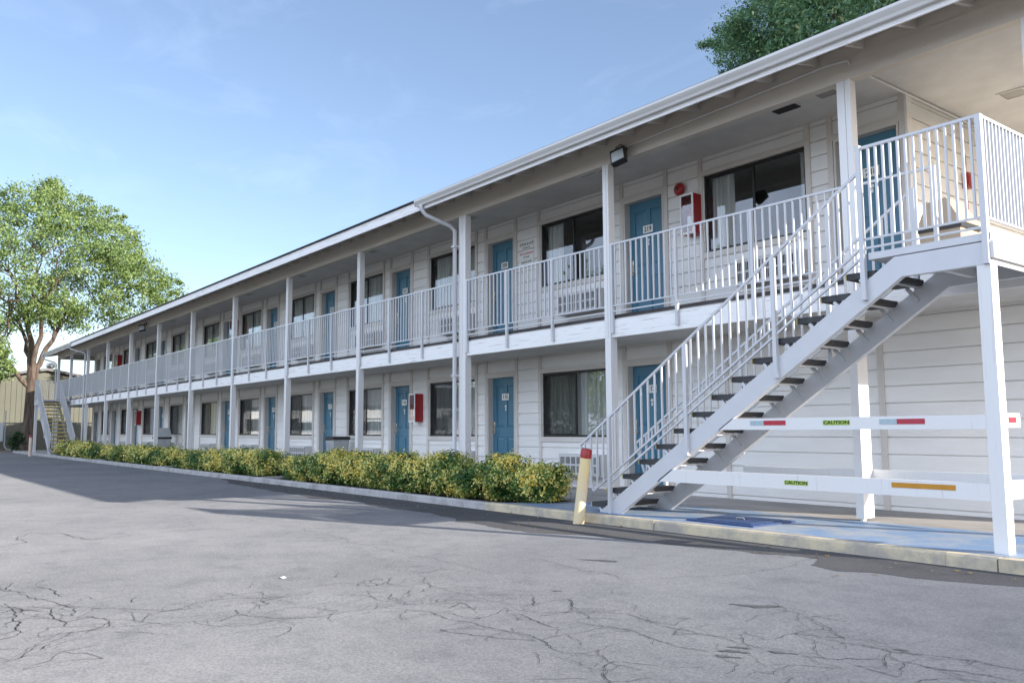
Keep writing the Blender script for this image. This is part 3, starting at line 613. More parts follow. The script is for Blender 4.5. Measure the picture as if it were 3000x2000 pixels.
CR = [[(-8.47,-4.39),(-6.85,-4.5),(-5.73,-4.5),(-4.66,-4.44),(-3.9,-4.46),(-3.12,-4.44),(-2.4,-4.48),(-1.99,-4.48),(-1.61,-4.49),(-1.1,-4.49),(-0.62,-4.5),(-0.27,-4.46)],[(-1.07,-3.83),(-0.66,-3.81),(-0.27,-3.87),(0.07,-3.85),(0.38,-3.96),(0.47,-3.81),(0.55,-3.64),(0.74,-3.27),(0.78,-2.77),(0.7,-2.28),(0.62,-1.86)],[(-2.16,-7.49),(-1.84,-7.42),(-1.55,-7.37),(-1.28,-7.29),(-1.05,-7.17),(-0.87,-7.01),(-0.62,-6.85),(-0.63,-6.72),(-0.72,-6.61),(-0.77,-6.4),(-0.62,-6.23),(-0.57,-6.1),(-0.61,-5.87)],[(0.05,-7.76),(-0.02,-7.67),(-0.23,-7.55),(-0.38,-7.41),(-0.38,-7.21),(-0.31,-7.05),(-0.29,-6.93),(-0.22,-6.81),(-0.23,-6.64),(-0.14,-6.44)],[(-0.23,-6.78),(-0.11,-6.77),(0.03,-6.66),(0.08,-6.53),(0.05,-6.31),(0.12,-6.2),(0.11,-6.1),(0.11,-5.95),(0.12,-5.84),(0.12,-5.69)],[(-0.84,-7.65),(-0.92,-7.54),(-0.82,-7.41),(-0.66,-7.35),(-0.72,-7.2),(-0.61,-7.16),(-0.37,-7.2)],[(-1.28,-7.43),(-1.22,-7.38),(-0.8,-7.39),(-0.66,-7.35)],[(-1.49,-7.55),(-1.3,-7.53),(-1.04,-7.54),(-0.89,-7.58),(-0.83,-7.55),(-0.6,-7.61),(-0.57,-7.69)],[(-1.22,-7.32),(-1.17,-7.26),(-0.95,-7.25),(-0.82,-7.28),(-0.96,-7.36)],[(-2.04,-7.29),(-1.89,-7.23),(-1.73,-7.22),(-1.49,-7.22)],[(-0.85,-7.03),(-0.6,-7.01),(-0.37,-7.03)],[(-0.59,-6.27),(-0.41,-6.34),(-0.22,-6.45)],[(-0.59,-6.27),(-0.42,-6.25),(-0.39,-6.32)],[(-0.75,-4.96),(-0.49,-5.08),(-0.23,-5.15),(0.03,-5.15),(0.28,-5.15),(0.59,-5.12)],[(-0.89,-4.67),(-0.75,-4.96)],[(-0.12,-5.56),(0.14,-5.62),(0.24,-5.45),(0.31,-5.31),(0.52,-5.36),(0.71,-5.22)],[(0.33,-5.67),(0.47,-5.61),(0.64,-5.63),(0.83,-5.57),(1.04,-5.55),(1.16,-5.57)],[(-0.6,-5.55),(-0.76,-5.4),(-0.73,-5.2),(-0.48,-5.34)],[(0.31,-5.31),(0.4,-5.46)],[(0.22,-5.42),(0.14,-5.36)],[(-0.02,-5.55),(-0.15,-5.42),(-0.24,-5.36)],[(1.05,-5.48),(1.27,-5.51),(1.44,-5.56),(1.59,-5.6)],[(0.75,-5.24),(1.02,-5.27),(1.21,-5.28)],[(0.65,-5.17),(0.85,-5.12),(0.99,-4.95),(1.22,-4.75),(1.44,-4.8),(1.76,-4.8),(2.05,-4.8),(2.19,-4.8)],[(1.16,-5.1),(1.41,-5.04),(1.67,-5.06),(1.88,-5.09),(2.04,-5.05)],[(1.66,-5.42),(1.73,-5.49),(1.81,-5.52),(1.92,-5.56),(2.06,-5.53)],[(1.97,-5.69),(2.03,-5.73),(2.1,-5.76)],[(1.64,-3.96),(1.86,-3.96)],[(1.9,-4.02),(2.09,-4.13),(2.22,-4.24),(2.32,-4.33)],[(2.28,-4.4),(2.43,-4.37),(2.59,-4.37),(2.72,-4.3),(2.87,-4.24),(2.99,-4.24),(3.12,-4.22)],[(2.6,-4.43),(2.67,-4.57),(2.72,-4.65)],[(2.36,-4.77),(2.49,-4.71),(2.53,-4.63),(2.63,-4.53)],[(2.69,-4.5),(2.82,-4.5),(2.95,-4.45),(3.06,-4.42),(3.15,-4.43)],[(2.42,-4.94),(2.46,-5.13),(2.35,-5.14)],[(0.61,-4.29),(0.73,-4.39)],[(1.02,-4.52),(1.16,-4.65)],[(0.44,-4.84),(0.68,-5.03)],[(0.64,-4.72),(0.78,-4.81),(0.95,-4.9)],[(2.16,-5.09),(2.27,-5.12),(2.33,-5.28)],[(-4.56,-7.21),(-4.76,-6.96),(-5.1,-6.99),(-5.55,-6.83),(-5.42,-6.58),(-4.92,-6.51),(-4.61,-6.41),(-4.7,-6.11),(-4.79,-5.65),(-4.73,-5.11)],[(0.08,-7.76),(0.05,-7.67),(-0.21,-7.5),(-0.38,-7.37)],[(-0.07,-7.57),(-0.16,-7.51)],[(-1.17,-7.61),(-1.26,-7.52),(-1.08,-7.41)],[(-0.66,-7.35),(-0.55,-7.38)]]
b = MB()
for line in CR:
    pts = jag(line, .13, 4); P = [Vector((*p, GZ+.0034)) for p in pts]; n = len(P); L = []
    wv = random.uniform(.0015, .0031); dist = (P[n//2]-Vector((4.8, -8.4, 0))).length; wv *= max(1, dist/8.)
    for i, p in enumerate(P):
        d = (P[min(i+1, n-1)]-P[max(i-1, 0)]).normalized(); r = Vector((-d.y, d.x, 0)); w = wv*(.35+.65*math.sin(math.pi*min(max(i/(n-1), .06), .94))**.5)*random.uniform(.45, 1.5)
        L += [p-r*w, p+r*w]
    b.add(L, [(2*i, 2*i+2, 2*i+3, 2*i+1) for i in range(n-1)])
    for j in range(max(1, n//15)):
        i = random.randrange(n); p = P[i]; q = Vector((p.x+random.uniform(-.26, .26), p.y+random.uniform(-.26, .26), p.z)); pp = [Vector((*c, GZ+.0034)) for c in jag([(p.x, p.y), (q.x, q.y)], .16, 3)]
        for a, c in zip(pp, pp[1:]):
            d = (c-a).normalized(); r = Vector((-d.y, d.x, 0))*wv*.45; b.add([a-r, a+r, c+r, c-r], [(0, 3, 2, 1)])
def near(p, idx):
    best = 9
    for k in idx:
        for a, c in zip(CR[k], CR[k][1:]):
            ax, ay, bx, by = a[0], a[1], c[0]-a[0], c[1]-a[1]; t = max(0, min(1, ((p[0]-ax)*bx+(p[1]-ay)*by)/(bx*bx+by*by+1e-9))); best = min(best, math.hypot(p[0]-ax-t*bx, p[1]-ay-t*by))
    return best
zone = [2, 3, 4, 5, 6, 7, 8, 9, 10, 11, 12, 13, 15, 16, 17, 21, 22, 23, 24, 25, 26, 28, 29, 30, 31, 32, 33, 41, 42, 43]
gs = .24; gv = {}
for i in range(-48, 36):
    for j in range(0, 34):
        gv[i, j] = (-1.0+i*gs*.87+random.uniform(-.07, .07), -8.6+j*gs*1.0+(.5*gs if i % 2 else 0)+random.uniform(-.08, .08))
for (i, j), p in gv.items():
    for di, dj in ((1, 0), (0, 1), (1, -1 if i % 2 == 0 else 1)):
        if (i+j*2+di) % 3 == 0 or (i+di, j+dj) not in gv: continue
        q = gv[i+di, j+dj]; m = ((p[0]+q[0])/2, (p[1]+q[1])/2)
        dd = near(m, zone)
        if dd > .42 or random.random() > .62*(1-dd/.48): continue
        pp = [Vector((*c, GZ+.0031)) for c in jag([p, q], .14, 3)]; dist = math.hypot(m[0]-4.8, m[1]+8.4); w0 = random.uniform(.0008, .0021)*max(1, dist/7)
        for a, c in zip(pp, pp[1:]):
            d = (c-a).normalized(); r = Vector((-d.y, d.x, 0))*w0*random.uniform(.5, 1.4); b.add([a-r, a+r, c+r, c-r], [(0, 3, 2, 1)])
for (x, y, rx, ry) in ((1.53, -3.99, .10, .05), (2.11, -4.95, .05, .03), (2.08, -4.87, .04, .022), (2.15, -5.05, .045, .022), (2.27, -4.79, .05, .025), (-.36, -3.46, .12, .05), (1.60, -3.90, .04, .02), (2.6, -4.3, .03, .02), (.4, -4.6, .025, .02)):
    n = 22; a0 = random.uniform(0, 6); pts = []
    for k in range(n):
        a = 2*math.pi*k/n; rr = 1+.28*math.sin(3*a+a0)+.15*math.sin(7*a+2*a0)+random.uniform(-.1, .1); pts.append((x+rx*rr*math.cos(a)*1.1+ry*rr*math.sin(a)*.4, y+ry*rr*math.sin(a)+rx*rr*math.cos(a)*.5, GZ+.0028))
    b.add(pts, [tuple(range(n))], 1)
structure('pavement_cracks', b, ['crack', 'stain'])
mb = MB(); mb.box(-46.5, 6, -.55, W+.12, -.13, 0.0); mb.box(-3.9, 6, KY+.12, -.55, -.13, 0.0)
mb.box(-46.5, -36.0, KY+.12, -.55, -.13, 0.0)
for a, c in ((-12.98, -12.38), (-20.42, -19.75), (-28.5, -27.7)): mb.box(a, c, KY+.12, -.55, -.13, -.002)
structure('walkway', mb, 'concrete')
mb = MB()
for a, c in ((-12.37, -3.91), (-19.74, -12.99), (-27.69, -20.43), (-35.99, -28.51)): mb.box(a, c, KY+.12, -.552, -.13, -.035)
structure('planting_bed', mb, 'soil')
sheet('painted_walkway_strip', jag([(6, KY+.122), (6, .06), (-2, .05), (-3.2, -.05), (-3.55, -.4)], .01, 3)+jag([(-3.55, -.4), (-3.8, -.9), (-4.4, KY+.122)], .05, 2), .004, 'blue_floor')
def kerb(xa, xb, top=.0):
    mb = MB(); x = xa
    while x < xb-.01:
        e = min(x+3.05, xb); o = random.uniform(-.006, .006); r = .018
        p = [(KY+o, -.16), (KY+.012+o, top-r), (KY+.012+r+o, top), (KY+.118, top), (KY+.118, -.16)]
        mb.prism([(x, y, z) for y, z in p], (e-x-.006, 0, 0)); x = e
    return mb
structure('kerb', kerb(-46.5, -4.55), 'grey_kerb'); structure('kerb', kerb(-4.55, 1.93, .003), 'yellow_kerb')
mb = MB(); mb.box(1.936, 6, KY+.0, KY+.118, -.16, .003); structure('kerb', mb, 'yellow_kerb')
sheet('dirt_bed', [(-36, -4.28), (-41, -3.03), (-47.4, -1.88), (-47.4, 14), (-80, 14), (-80, -12), (-60, -9)], GZ+.004, 'dirt')

# ------------------------------------------------------------------ foliage
def leaves(name, cent, size, mat, parent, aspect=.5, up=.0, loc=(0, 0, 0), out=None):
    n = len(cent); cent = np.asarray(cent, np.float32)
    a = rng.normal(size=(n, 3)); a[:, 2] *= (1-up); a /= np.linalg.norm(a, axis=1)[:, None]
    c = rng.normal(size=(n, 3)); c -= (c*a).sum(1)[:, None]*a; c /= np.linalg.norm(c, axis=1)[:, None]
    s = (size*rng.uniform(.65, 1.35, n))[:, None]
    if out is not None:      # leaves of a clipped hedge face outwards and up
        nn = np.asarray(out)+np.array([0, 0, .35])+rng.normal(size=(n, 3))*.55; nn /= np.linalg.norm(nn, axis=1)[:, None]
        a -= (a*nn).sum(1)[:, None]*nn; a /= np.linalg.norm(a, axis=1)[:, None]; c = np.cross(nn, a)
    nr = np.cross(a, c); k = rng.uniform(-.25, .25, n)[:, None]
    v = np.stack([cent-a*s*.5, cent+c*s*aspect*.5+nr*s*k, cent+a*s*.5, cent-c*s*aspect*.5+nr*s*k], 1).reshape(-1, 3).astype(np.float32)
    me = bpy.data.meshes.new(name); me.vertices.add(4*n); me.vertices.foreach_set('co', v.ravel())
    me.loops.add(4*n); me.loops.foreach_set('vertex_index', np.arange(4*n, dtype=np.int32)); me.polygons.add(n)
    me.polygons.foreach_set('loop_start', np.arange(0, 4*n, 4, dtype=np.int32)); me.update(calc_edges=True); me.materials.append(M[mat])
    return obj(name, me, parent, loc)
def in_blob(n, c, r, p=.55):
    d = rng.normal(size=(n, 3)); d /= np.linalg.norm(d, axis=1)[:, None]
    return np.array(c)+d*np.array(r)*(rng.uniform(0, 1, n)**p)[:, None]
def clumps(n, c, r, per, cr, p=.45, flat=.7):
    cc = in_blob(n, c, r, p); k = rng.integers(int(per*.5), int(per*1.5), n); idx = np.repeat(np.arange(n), k)
    rad = (cr*rng.uniform(.5, 1.4, n))[idx][:, None]
    off = rng.normal(size=(len(idx), 3))*rad*.5; off[:, 2] *= flat
    return cc, cc[idx]+off
def limb(mb, a, b, r0, r1, n=6, wob=.15, sides=8):
    a = Vector(a); b = Vector(b); P = []
    for i in range(n+1):
        t = i/n; w = wob*(b-a).length*math.sin(math.pi*t)*.5; P.append(a.lerp(b, t)+Vector((random.uniform(-w, w), random.uniform(-w, w), random.uniform(-w, w)*.5)))
    mb.tube(P, [r0+(r1-r0)*i/n for i in range(n+1)], sides); return P
# elm at the far end
T = thing('tree', 'big sunlit green tree with a forked trunk beyond the far stairs', 'tree', (-51, -.25, -.12))
tr = MB()
tr.tube([(0, 0, -.2), (0, 0, .0), (.02, .0, .4), (0, .0, 1.5), (.0, .02, 3.2), (0, .05, 4.6), (0, .08, 5.0)], [.52, .46, .36, .32, .29, .30, .26], 14)
forks = [((0, -.05, 4.7), (-.4, -.35, 8.0), .26), ((0, .1, 4.6), (.3, 1.35, 7.4), .22), ((0, -.15, 3.7), (.6, -2.2, 5.9), .17), ((.1, 0, 4.8), (1.2, .3, 8.5), .2), ((-.1, 0, 4.7), (-2.2, -.6, 8), .18)]
rnd_ends = []
for a, c, r in forks:
    P = limb(tr, a, c, r*.78, r*.42, 6, .10, 9)
    for j in range(5):
        e = Vector(c)+Vector((random.uniform(-2.4, 2.4), random.uniform(-2.5, 2.3), random.uniform(1, 4.0))); limb(tr, P[random.choice((4, 5, 6))], e, r*.32, .03, 6, .18, 6); rnd_ends.append(e)
for e in rnd_ends:
    for j in range(3): limb(tr, e-Vector((0, 0, .3)), e+Vector((random.uniform(-1.6, 1.6), random.uniform(-1.8, 1.8), random.uniform(-.3, 1.6))), .035, .012, 4, .2, 5)
tr.build('trunk', 'bark', T)
L = []
for n, c, r, per, cr in ((560, (0, .1, 10.9), (5.2, 6.2, 4.0), 70, .62), (150, (0, .2, 14.2), (2.4, 3.2, 1.5), 60, .5), (40, (0, .6, 15.4), (.8, .8, .7), 45, .34), (34, (0, 3.2, 14.2), (.9, 1.6, .8), 40, .34), (230, (.5, 5.2, 9.6), (3.0, 2.6, 2.6), 62, .55), (46, (.5, 7.4, 9.3), (1.6, .8, 1.6), 44, .38), (90, (0, 3.9, 12.6), (1.8, 2.0, 1.3), 56, .48), (240, (0, -6.0, 10.2), (4, 3.2, 4.6), 62, .62), (210, (.8, -3.6, 6.3), (2.6, 2.5, 2.3), 58, .5), (70, (.5, -2.0, 4.9), (1.2, 1.0, 1.0), 44, .36), (90, (0, 1.0, 8.2), (2.4, 2.0, .9), 40, .42), (110, (1.4, -3.3, 4.1), (1.3, 1.5, 1.1), 46, .42)):
    L.append(clumps(int(n*.80), c, r, per, cr*.88, .31)[1])
leaves('crown', np.concatenate(L), .155, 'elm_leaf', T, .55)
# dark tree behind the roof
T = thing('tree', 'tall dark green tree rising behind the motel roof', 'tree', (-5.4, 18.5, -.16))
tr = MB(); tr.tube([(0, 0, -.2), (0, 0, .3), (.1, 0, 3), (0, .1, 7)], [.6, .5, .42, .36], 12)
ends = []
for j in range(9):
    a = 2*math.pi*j/9; e = Vector((5.4*math.cos(a), 4.8*math.sin(a), random.uniform(12, 17))); P = limb(tr, (0, .1, 6.5), e, .22, .05, 8, .12, 7); ends.append(e)
    for q in range(5): limb(tr, P[random.randrange(4, 9)], e+Vector((random.uniform(-1.2, 1.2), random.uniform(-1.2, 1.2), random.uniform(-1.5, 1.5))), .05, .012, 5, .2, 5)
tr.build('trunk', 'bark', T)
L = []
for n, c, r, per, cr in ((1150, (0, 0, 15.2), (7.6, 6.8, 5.6), 90, .8), (300, (-7.0, -1, 15.2), (2.5, 2.4, 1.3), 110, .36), (26, (-9.6, -.6, 16.2), (.8, .8, .35), 80, .22), (12, (-10.5, -.6, 16.4), (.5, .5, .15), 70, .15), (50, (-8.8, -.6, 14.2), (1.1, 1.0, .5), 90, .25), (10, (-9.9, -.6, 14.9), (.5, .6, .2), 70, .16), (190, (-6.3, -1.0, 17.5), (2.0, 2.2, 1.6), 110, .36)):
    L.append(clumps(n, c, r, per, cr, .3, .8)[1])
sz = np.concatenate([np.full(len(q), .19 if i == 0 else .115) for i, q in enumerate(L)])
leaves('crown', np.concatenate(L), sz, 'ash_leaf', T, .36)
# hedges: rows of grown-together bushes, each with its own share of gold leaves
def hedge(xa, xb, n, size, label, h=.47):
    H = thing('hedge', label, 'hedge', ((xa+xb)/2, -1.03, -.035), 'clipped hedge runs along the kerb'); l = (xb-xa)/2
    nb = max(3, int(round(2*l/.72))); P, T, O = [], [], []
    per = 13; nc = n//per//nb
    for b in range(nb):
        cx = -l+.34+(2*l-.68)*b/(nb-1)+rng.uniform(-.07, .07); up = 1+(.20 if h > .5 else 0)*min(1, max(0, (cx-l+3.2)/2.4)); rx, ry, rz = rng.uniform(.31, .42), rng.uniform(.32, .43), h*up*rng.uniform(.38, .57); cy = rng.uniform(-.07, .07); cz = rz+.02
        bias = rng.uniform(-.10, .12); d = rng.normal(size=(nc, 3)); d /= np.linalg.norm(d, axis=1)[:, None]
        k = 1/(np.abs(d)**3.2).sum(1)**(1/3.2); rad = 1-.6*rng.uniform(0, 1, nc)**2.6
        lump = .95+.11*np.sin(d[:, 0]*9+b*3)*np.sin(d[:, 2]*7+b)+.05*np.sin(d[:, 0]*7+b)+.06*np.sin(d[:, 2]*8+b*2.)+.07*np.sin(d[:, 1]*9+b)
        c = d*(k*rad*lump)[:, None]*np.array([rx, ry, rz]); c[:, :2] *= (.78+.22*np.clip((c[:, 2]/rz+1)/1.2, 0, 1))[:, None]
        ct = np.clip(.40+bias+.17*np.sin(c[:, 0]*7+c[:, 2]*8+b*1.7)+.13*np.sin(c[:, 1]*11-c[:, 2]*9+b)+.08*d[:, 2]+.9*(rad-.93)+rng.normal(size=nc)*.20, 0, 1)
        c += np.array([cx, cy, cz]); idx = np.repeat(np.arange(nc), per)
        P.append(c[idx]+rng.normal(size=(nc*per, 3))*size*.8+d[idx]*size*rng.uniform(-.5, .6, nc*per)[:, None]); T.append(np.clip(ct[idx]+rng.normal(size=nc*per)*.10, 0, 1)); O.append(d[idx])
    P, T, O = np.concatenate(P), np.concatenate(T), np.concatenate(O)
    k = P[:, 2] > .02; P, T, O = P[k], T[k], O[k]
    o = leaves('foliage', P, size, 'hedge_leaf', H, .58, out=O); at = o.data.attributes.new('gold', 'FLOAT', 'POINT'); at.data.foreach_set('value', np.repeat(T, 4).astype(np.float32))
    s = MB(); x = -l+.35
    while x < l-.2:
        for j in range(4): limb(s, (x, 0, 0), (x+random.uniform(-.28, .28), random.uniform(-.28, .28), random.uniform(.30, .5)), .014, .005, 3, .15, 5)
        for j in range(2): limb(s, (x, 0, .2), (x+random.uniform(-.2, .2), random.uniform(-.2, .2), h+random.uniform(.02, .09)), .004, .002, 3, .15, 4)
        x += .42
    s.build('stems', 'bark', H)
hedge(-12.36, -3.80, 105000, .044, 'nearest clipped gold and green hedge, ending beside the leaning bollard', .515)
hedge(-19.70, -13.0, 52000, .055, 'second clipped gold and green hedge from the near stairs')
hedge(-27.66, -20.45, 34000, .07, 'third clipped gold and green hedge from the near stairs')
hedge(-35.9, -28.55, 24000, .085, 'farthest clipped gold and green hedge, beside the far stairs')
n = 260; lx = rng.uniform(-34, 3, n); ly = KY-np.abs(rng.normal(size=n))*.5-.03; lz = np.full(n, GZ+.012)
o = leaves('fallen_leaves', np.stack([lx, ly, lz], 1), .045, 'dry_leaf', None, .5, out=np.tile([0, 0, 6.], (n, 1))); tag(o, 'dry leaves scattered along the kerb', 'leaves', kind='stuff')
pp = thing('paper_scrap', 'small white paper scrap lying on the sunlit asphalt', 'paper', (-1.25, -5.82, GZ)); b = MB()
b.add([(-.09, -.03, .004), (.0, -.05, .02), (.10, -.02, .006), (.09, .04, .022), (-.01, .03, .034), (-.08, .045, .008)], [(0, 1, 4, 5), (1, 2, 3, 4)]); b.add([(-.09, -.03, .003), (.0, -.05, .018), (.10, -.02, .005), (.09, .04, .02), (-.01, .03, .032), (-.08, .045, .007)], [(5, 4, 1, 0), (4, 3, 2, 1)]); b.v = [(x*.4, y*.4, z*.4+.001) for x, y, z in b.v]; b.build('sheet', 'plate', pp)
Bq = thing('bush', 'small dark green bush at the foot of the big tree', 'bush', (-49.6, -1.0, -.1))
leaves('foliage', clumps(40, (0, 0, .6), (.35, .36, .65), 30, .18)[1], .13, 'bush_leaf', Bq, .5)
s = MB(); [limb(s, (0, 0, 0), (random.uniform(-.3, .3), random.uniform(-.3, .3), random.uniform(.6, 1.1)), .015, .005, 3, .15, 5) for _ in range(8)]; s.build('stems', 'bark', Bq)

# ------------------------------------------------------------------ far left: shed, fence, cabinet
sh = thing('shed', 'tan metal-sided shed with a low grey gable roof behind the big tree', 'shed', (-59, 1.2, -.15))
b = MB(); ya, yb = -3.0, 3.2
b.prism([(3, ya, 0), (3, yb, 0), (3, yb, 4.35), (3, .1, 4.95), (3, ya, 4.35)], (-6, 0, 0))
y = ya
while y < yb-.05: b.box(3.0, 3.035, y, y+.09, 0, 4.33); y += .30
b.build('wall', 'tan_metal', sh)
b = MB()
b.prism([(3.3, ya-.25, 4.32), (3.3, -1.5, 4.72), (3.3, .1, 5.0), (3.3, 1.7, 4.72), (3.3, yb+.25, 4.32), (3.3, yb+.25, 4.46), (3.3, 1.7, 4.88), (3.3, .1, 5.16), (3.3, -1.5, 4.88), (3.3, ya-.25, 4.46)], (-6.6, 0, 0))
rf = b.build('roof', 'roof_grey', sh)
b = MB(); b.lathe((2.2, .45, 5.0), [(.14, 0), (.14, .22), (.24, .26), (.27, .38), (.24, .5), (.12, .56), (0, .57)], 16); b.build('turbine_vent', 'galv', rf)
sh = thing('shed', 'lower tan shed with vertical metal ribs at the left edge', 'shed', (-58, -6.2, -.15))
b = MB(); b.box(-3, 2.4, -4.0, 4.1, 0, 4.1); y = -4.0
while y < 4: b.box(2.4, 2.435, y, y+.09, 0, 4.1); y += .30
b.build('wall', 'tan_metal', sh); b = MB(); b.box(-3.2, 2.7, -4.2, 4.15, 4.1, 4.25); b.build('roof', 'roof_grey', sh)
fe = thing('chain_link_fence', 'low chain link fence in front of the tan sheds', 'fence', (-53.2, -2, -.12))
b = MB(); b.tube([(0, -7, 1.62), (0, 7.5, 1.62)], .03, 8); b.tube([(0, -7, .06), (0, 7.5, .06)], .01, 6)
b.build('rail', 'roof_grey', fe)
for y in (-7, -4.1, -1.2, 1.7, 4.6, 7.5):
    b = MB(); b.tube([(0, 0, 0), (0, 0, 1.68)], .035, 8); b.build('post', 'roof_grey', fe, (0, y, 0))
b = MB(); y = -7
while y < 6:
    b.bar((.0, y, .06), (.0, y+1.55, 1.6), .004, .004); b.bar((.004, y+1.55, .06), (.004, y, 1.6), .004, .004); y += .075
b.build('wire_mesh', 'galv', fe)
ec = thing('electrical_cabinet', 'pale grey electrical cabinet with a pipe at the left edge by the tree', 'cabinet', (-52, -2.0, -.1))
b = MB(); b.box(-.2, .2, -.6, .58, .55, 1.62); b.box(.2, .215, -.55, .53, .6, 1.57); b.build('box', 'box_grey', ec)
b = MB(); b.box(-.05, .05, -.3, .3, 0, .55); b.tube([(0, .68, 2.3), (0, .68, .3), (.1, .8, .08), (.3, 1.2, .05)], .04, 8); b.build('pipe', 'galv', ec)

# ------------------------------------------------------------------ what the windows mirror: the other side of the lot
def car(loc, rz, label):
    c = thing('parked_car', label, 'car', loc); c.rotation_euler.z = R(rz)
    b = MB(); prof = [(-2.3, .35), (-2.32, .75), (-2.2, 1.02), (-1.0, 1.10), (1.05, 1.08), (2.0, .92), (2.25, .72), (2.28, .38), (1.8, .28), (-1.9, .28)]
    top = [(-2.12, 1.04), (-1.85, 1.58), (-1.2, 1.70), (.1, 1.68), (.45, 1.58), (1.12, 1.09)]
    b.prism([(x, -.9, z) for x, z in prof], (0, 1.8, 0)); 
    for a, d in (((-1.95, 1.50), (-1.4, 1.66)), ): pass
    b.prism([(-1.95, -.70, 1.60), (-1.2, -.72, 1.685), (.1, -.72, 1.665), (.42, -.70, 1.57), (.42, -.70, 1.61), (.1, -.72, 1.72), (-1.2, -.72, 1.74), (-1.95, -.70, 1.65)], (0, 1.42, 0)); b.build('body', 'car_white', c)
    b = MB(); P = [(x, -.86 if z < 1.2 else -.70, z) for x, z in top]; Q = [(x, -y, z) for x, y, z in P]; n = len(P); b.add(P+Q, [tuple(range(n-1, -1, -1)), tuple(range(n, 2*n))]+[(i, i+1, n+i+1, n+i) for i in range(n-1)]); b.build('window', 'car_glass', c)
    for x in (-1.45, 1.45):
        for y in (-.80, .80):
            w = MB(); w.lathe((0, 0, 0), [(0, -.11), (.2, -.11), (.33, -.10), (.345, 0), (.33, .10), (.2, .11), (0, .11)], 20, 'y'); wo = w.build('wheel', 'rubber', c, (x, y, .345))
            w = MB(); w.lathe((0, 0, 0), [(0, -.116), (.19, -.114), (.2, -.108)], 16, 'y'); w.lathe((0, 0, 0), [(0, .116), (.19, .114), (.2, .108)], 16, 'y'); w.build('rim', 'galv', wo)
car((-45.2, -11.5, GZ), 24, 'white parked car mirrored in the middle ground-floor windows'); car((-40.6, -13.6, GZ), 28, 'second white parked car, mirrored in the window nearer the stairs')
ho = thing('house', 'white bungalow with a low grey roof mirrored in the ground-floor windows', 'house', (-60, -23, -.16)); ho.rotation_euler.z = R(-38)
b = MB(); b.box(-14, 14, -4, 3, 0, 3.1); b.build('wall', 'house_white', ho)
b = MB(); b.prism([(-14.6, -4.7, 3.1), (-14.6, 3.7, 3.1), (-14.6, -.5, 4.6)], (29.2, 0, 0)); b.build('roof', 'roof_grey', ho)
for x in (-11.5, -8.5, -5, -2.2, 2.4, 5, 8, 11.5):
    b = MB(); b.box(x-.8, x+.8, 3.0, 3.05, 1.0, 2.2); w = b.build('window', 'plate', ho); b = MB(); b.box(x-.7, x+.7, 3.05, 3.06, 1.1, 2.1); b.build('pane', 'car_glass', w)
b = MB(); b.box(-.5, .5, 3.0, 3.06, 0, 2.1); b.build('door', 'blue_door', ho)
def plain_tree(loc, h, r, label, seed):
    T = thing('tree', label, 'tree', loc); tr = MB(); tr.tube([(0, 0, -.2), (0, 0, h*.25), (.1, 0, h*.5)], [.3, .24, .15], 9)
    for j in range(6): a = j*1.05+seed; limb(tr, (0, 0, h*.35), (r*.6*math.cos(a), r*.6*math.sin(a), h*.75), .12, .03, 5, .15, 6)
    tr.build('trunk', 'bark', T); leaves('crown', clumps(220, (0, 0, h*.5), (r, r, h*.48), 40, r*.2, .33)[1], .34, 'elm_leaf', T, .6)
plain_tree((-33, -23, -.16), 11, 6.0, 'leafy green tree mirrored in the window beside door 115', 0)
plain_tree((-72, -16, -.16), 10, 4.5, 'leafy green tree mirrored in the farthest ground-floor windows', 1)
plain_tree((-49, -31, -.16), 12, 5.5, 'tall leafy tree behind the mirrored white bungalow', 2)
plain_tree((-22, -26, -.16), 11, 5.5, 'leafy green tree mirrored in the window by the near stairs', 3)

# ------------------------------------------------------------------ camera, sun, sky
f_px, yaw, pitch, roll = 2480.295, R(52.0912), R(5.9252), R(-.3110)
cam = bpy.data.cameras.new('camera'); co = bpy.data.objects.new('camera', cam); COL.objects.link(co)
fw = Vector((-math.sin(yaw)*math.cos(pitch), math.cos(yaw)*math.cos(pitch), math.sin(pitch))); r = fw.cross(Vector((0, 0, 1))).normalized(); u = r.cross(fw)
r2 = r*math.cos(roll)+u*math.sin(roll); u2 = -r*math.sin(roll)+u*math.cos(roll)
mw = Matrix((r2, u2, -fw)).transposed().to_4x4(); mw.translation = Vector((4.78886, -8.38286, .97313)); co.matrix_world = mw
cam.sensor_width = 36; cam.lens = f_px/3000*36; cam.clip_end = 3000; cam.clip_start = .05; scene.camera = co
EL, AZ = 21.5, 69.5            # sun height and azimuth (clockwise from +y)
sd = Vector((math.sin(R(AZ))*math.cos(R(EL)), math.cos(R(AZ))*math.cos(R(EL)), math.sin(R(EL))))
sun = bpy.data.lights.new('sun', 'SUN'); so = bpy.data.objects.new('sun', sun); COL.objects.link(so)
sun.energy = 3.8; sun.angle = R(.55); sun.color = (1, .91, .80); so.rotation_euler = sd.to_track_quat('Z', 'Y').to_euler(); so.location = sd*60
world = bpy.data.worlds.new('World'); scene.world = world; world.use_nodes = True; ns, ls = world.node_tree.nodes, world.node_tree.links; ns.clear()
out = ns.new('ShaderNodeOutputWorld'); bg = N(ns, 'ShaderNodeBackground', Strength=.105)
sky = ns.new('ShaderNodeTexSky'); sky.sky_type = 'NISHITA'; sky.sun_disc = False; sky.sun_elevation = R(EL); sky.sun_rotation = R(AZ); sky.altitude = 600; sky.air_density = 1.0; sky.dust_density = 1.8; sky.ozone_density = 2.2
tc = ns.new('ShaderNodeTexCoord'); mp = ns.new('ShaderNodeMapping'); mp.inputs['Rotation'].default_value = (R(18), R(-12), R(25)); mp.inputs['Scale'].default_value = (.8, 4.6, 8.5)
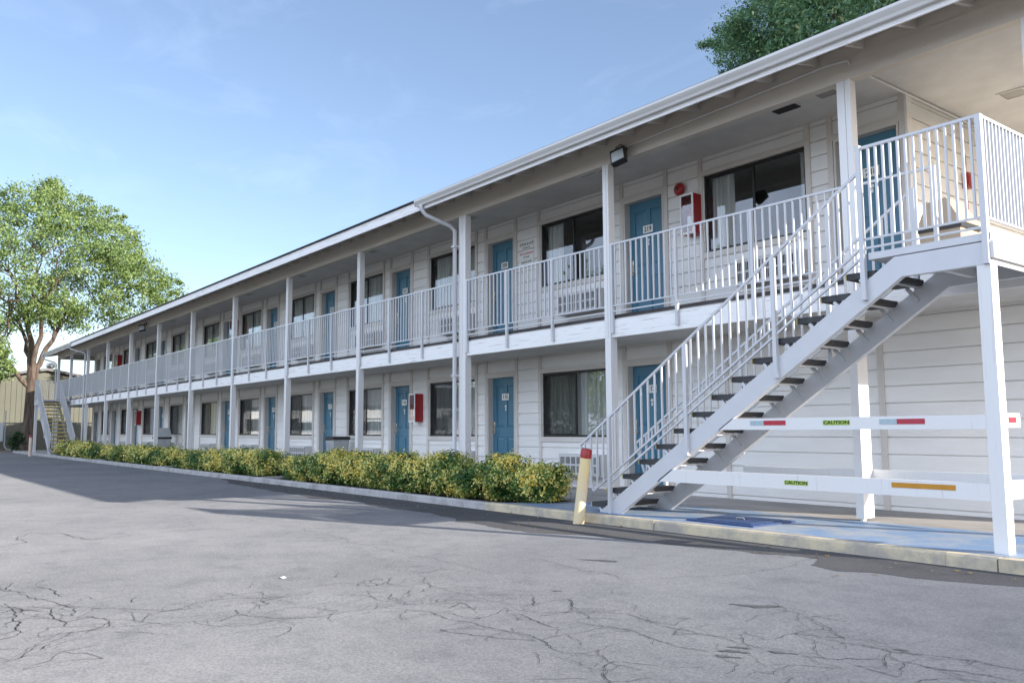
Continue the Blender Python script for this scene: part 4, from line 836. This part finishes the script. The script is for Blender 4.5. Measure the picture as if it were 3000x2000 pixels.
n1 = N(ns, 'ShaderNodeTexNoise', Scale=1.6, Detail=7., Roughness=.62, Distortion=.9); ls.new(tc.outputs['Generated'], mp.inputs['Vector']); ls.new(mp.outputs[0], n1.inputs['Vector'])
rp = ramp(ns, [(.50, (.35, .35, .35)), (.80, (1, 1, 1))]); ls.new(n1.outputs['Fac'], rp.inputs[0])
mu = N(ns, 'ShaderNodeMath', operation='MULTIPLY'); mu.inputs[1].default_value = .07; ls.new(rp.outputs[0], mu.inputs[0])
# bright cloud sheet added in the unseen southern sky to lift the shaded front
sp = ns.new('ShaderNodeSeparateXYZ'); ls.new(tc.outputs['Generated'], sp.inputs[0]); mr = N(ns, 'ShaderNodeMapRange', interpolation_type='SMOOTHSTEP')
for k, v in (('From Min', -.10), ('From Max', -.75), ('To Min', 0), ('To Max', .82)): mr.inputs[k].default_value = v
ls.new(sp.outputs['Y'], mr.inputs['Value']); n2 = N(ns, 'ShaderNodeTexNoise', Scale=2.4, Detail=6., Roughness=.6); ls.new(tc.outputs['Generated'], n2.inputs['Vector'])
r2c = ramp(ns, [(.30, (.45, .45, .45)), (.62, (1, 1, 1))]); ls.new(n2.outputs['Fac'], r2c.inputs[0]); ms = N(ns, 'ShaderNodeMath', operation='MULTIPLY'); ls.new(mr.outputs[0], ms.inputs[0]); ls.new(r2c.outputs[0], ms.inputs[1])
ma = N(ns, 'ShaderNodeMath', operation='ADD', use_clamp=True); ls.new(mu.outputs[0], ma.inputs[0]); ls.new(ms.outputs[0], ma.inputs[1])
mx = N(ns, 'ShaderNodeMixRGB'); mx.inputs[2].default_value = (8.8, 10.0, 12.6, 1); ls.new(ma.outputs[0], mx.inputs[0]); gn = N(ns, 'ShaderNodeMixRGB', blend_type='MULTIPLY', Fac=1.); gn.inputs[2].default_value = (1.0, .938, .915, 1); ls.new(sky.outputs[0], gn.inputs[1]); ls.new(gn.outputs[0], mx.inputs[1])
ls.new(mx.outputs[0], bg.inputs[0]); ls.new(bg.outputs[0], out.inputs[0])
scene.view_settings.view_transform = 'Standard'; scene.view_settings.look = 'None'; scene.view_settings.exposure = 1.32; scene.view_settings.gamma = 1
scene.cycles.max_bounces = 8; scene.cycles.transparent_max_bounces = 16; scene.cycles.sample_clamp_indirect = 8
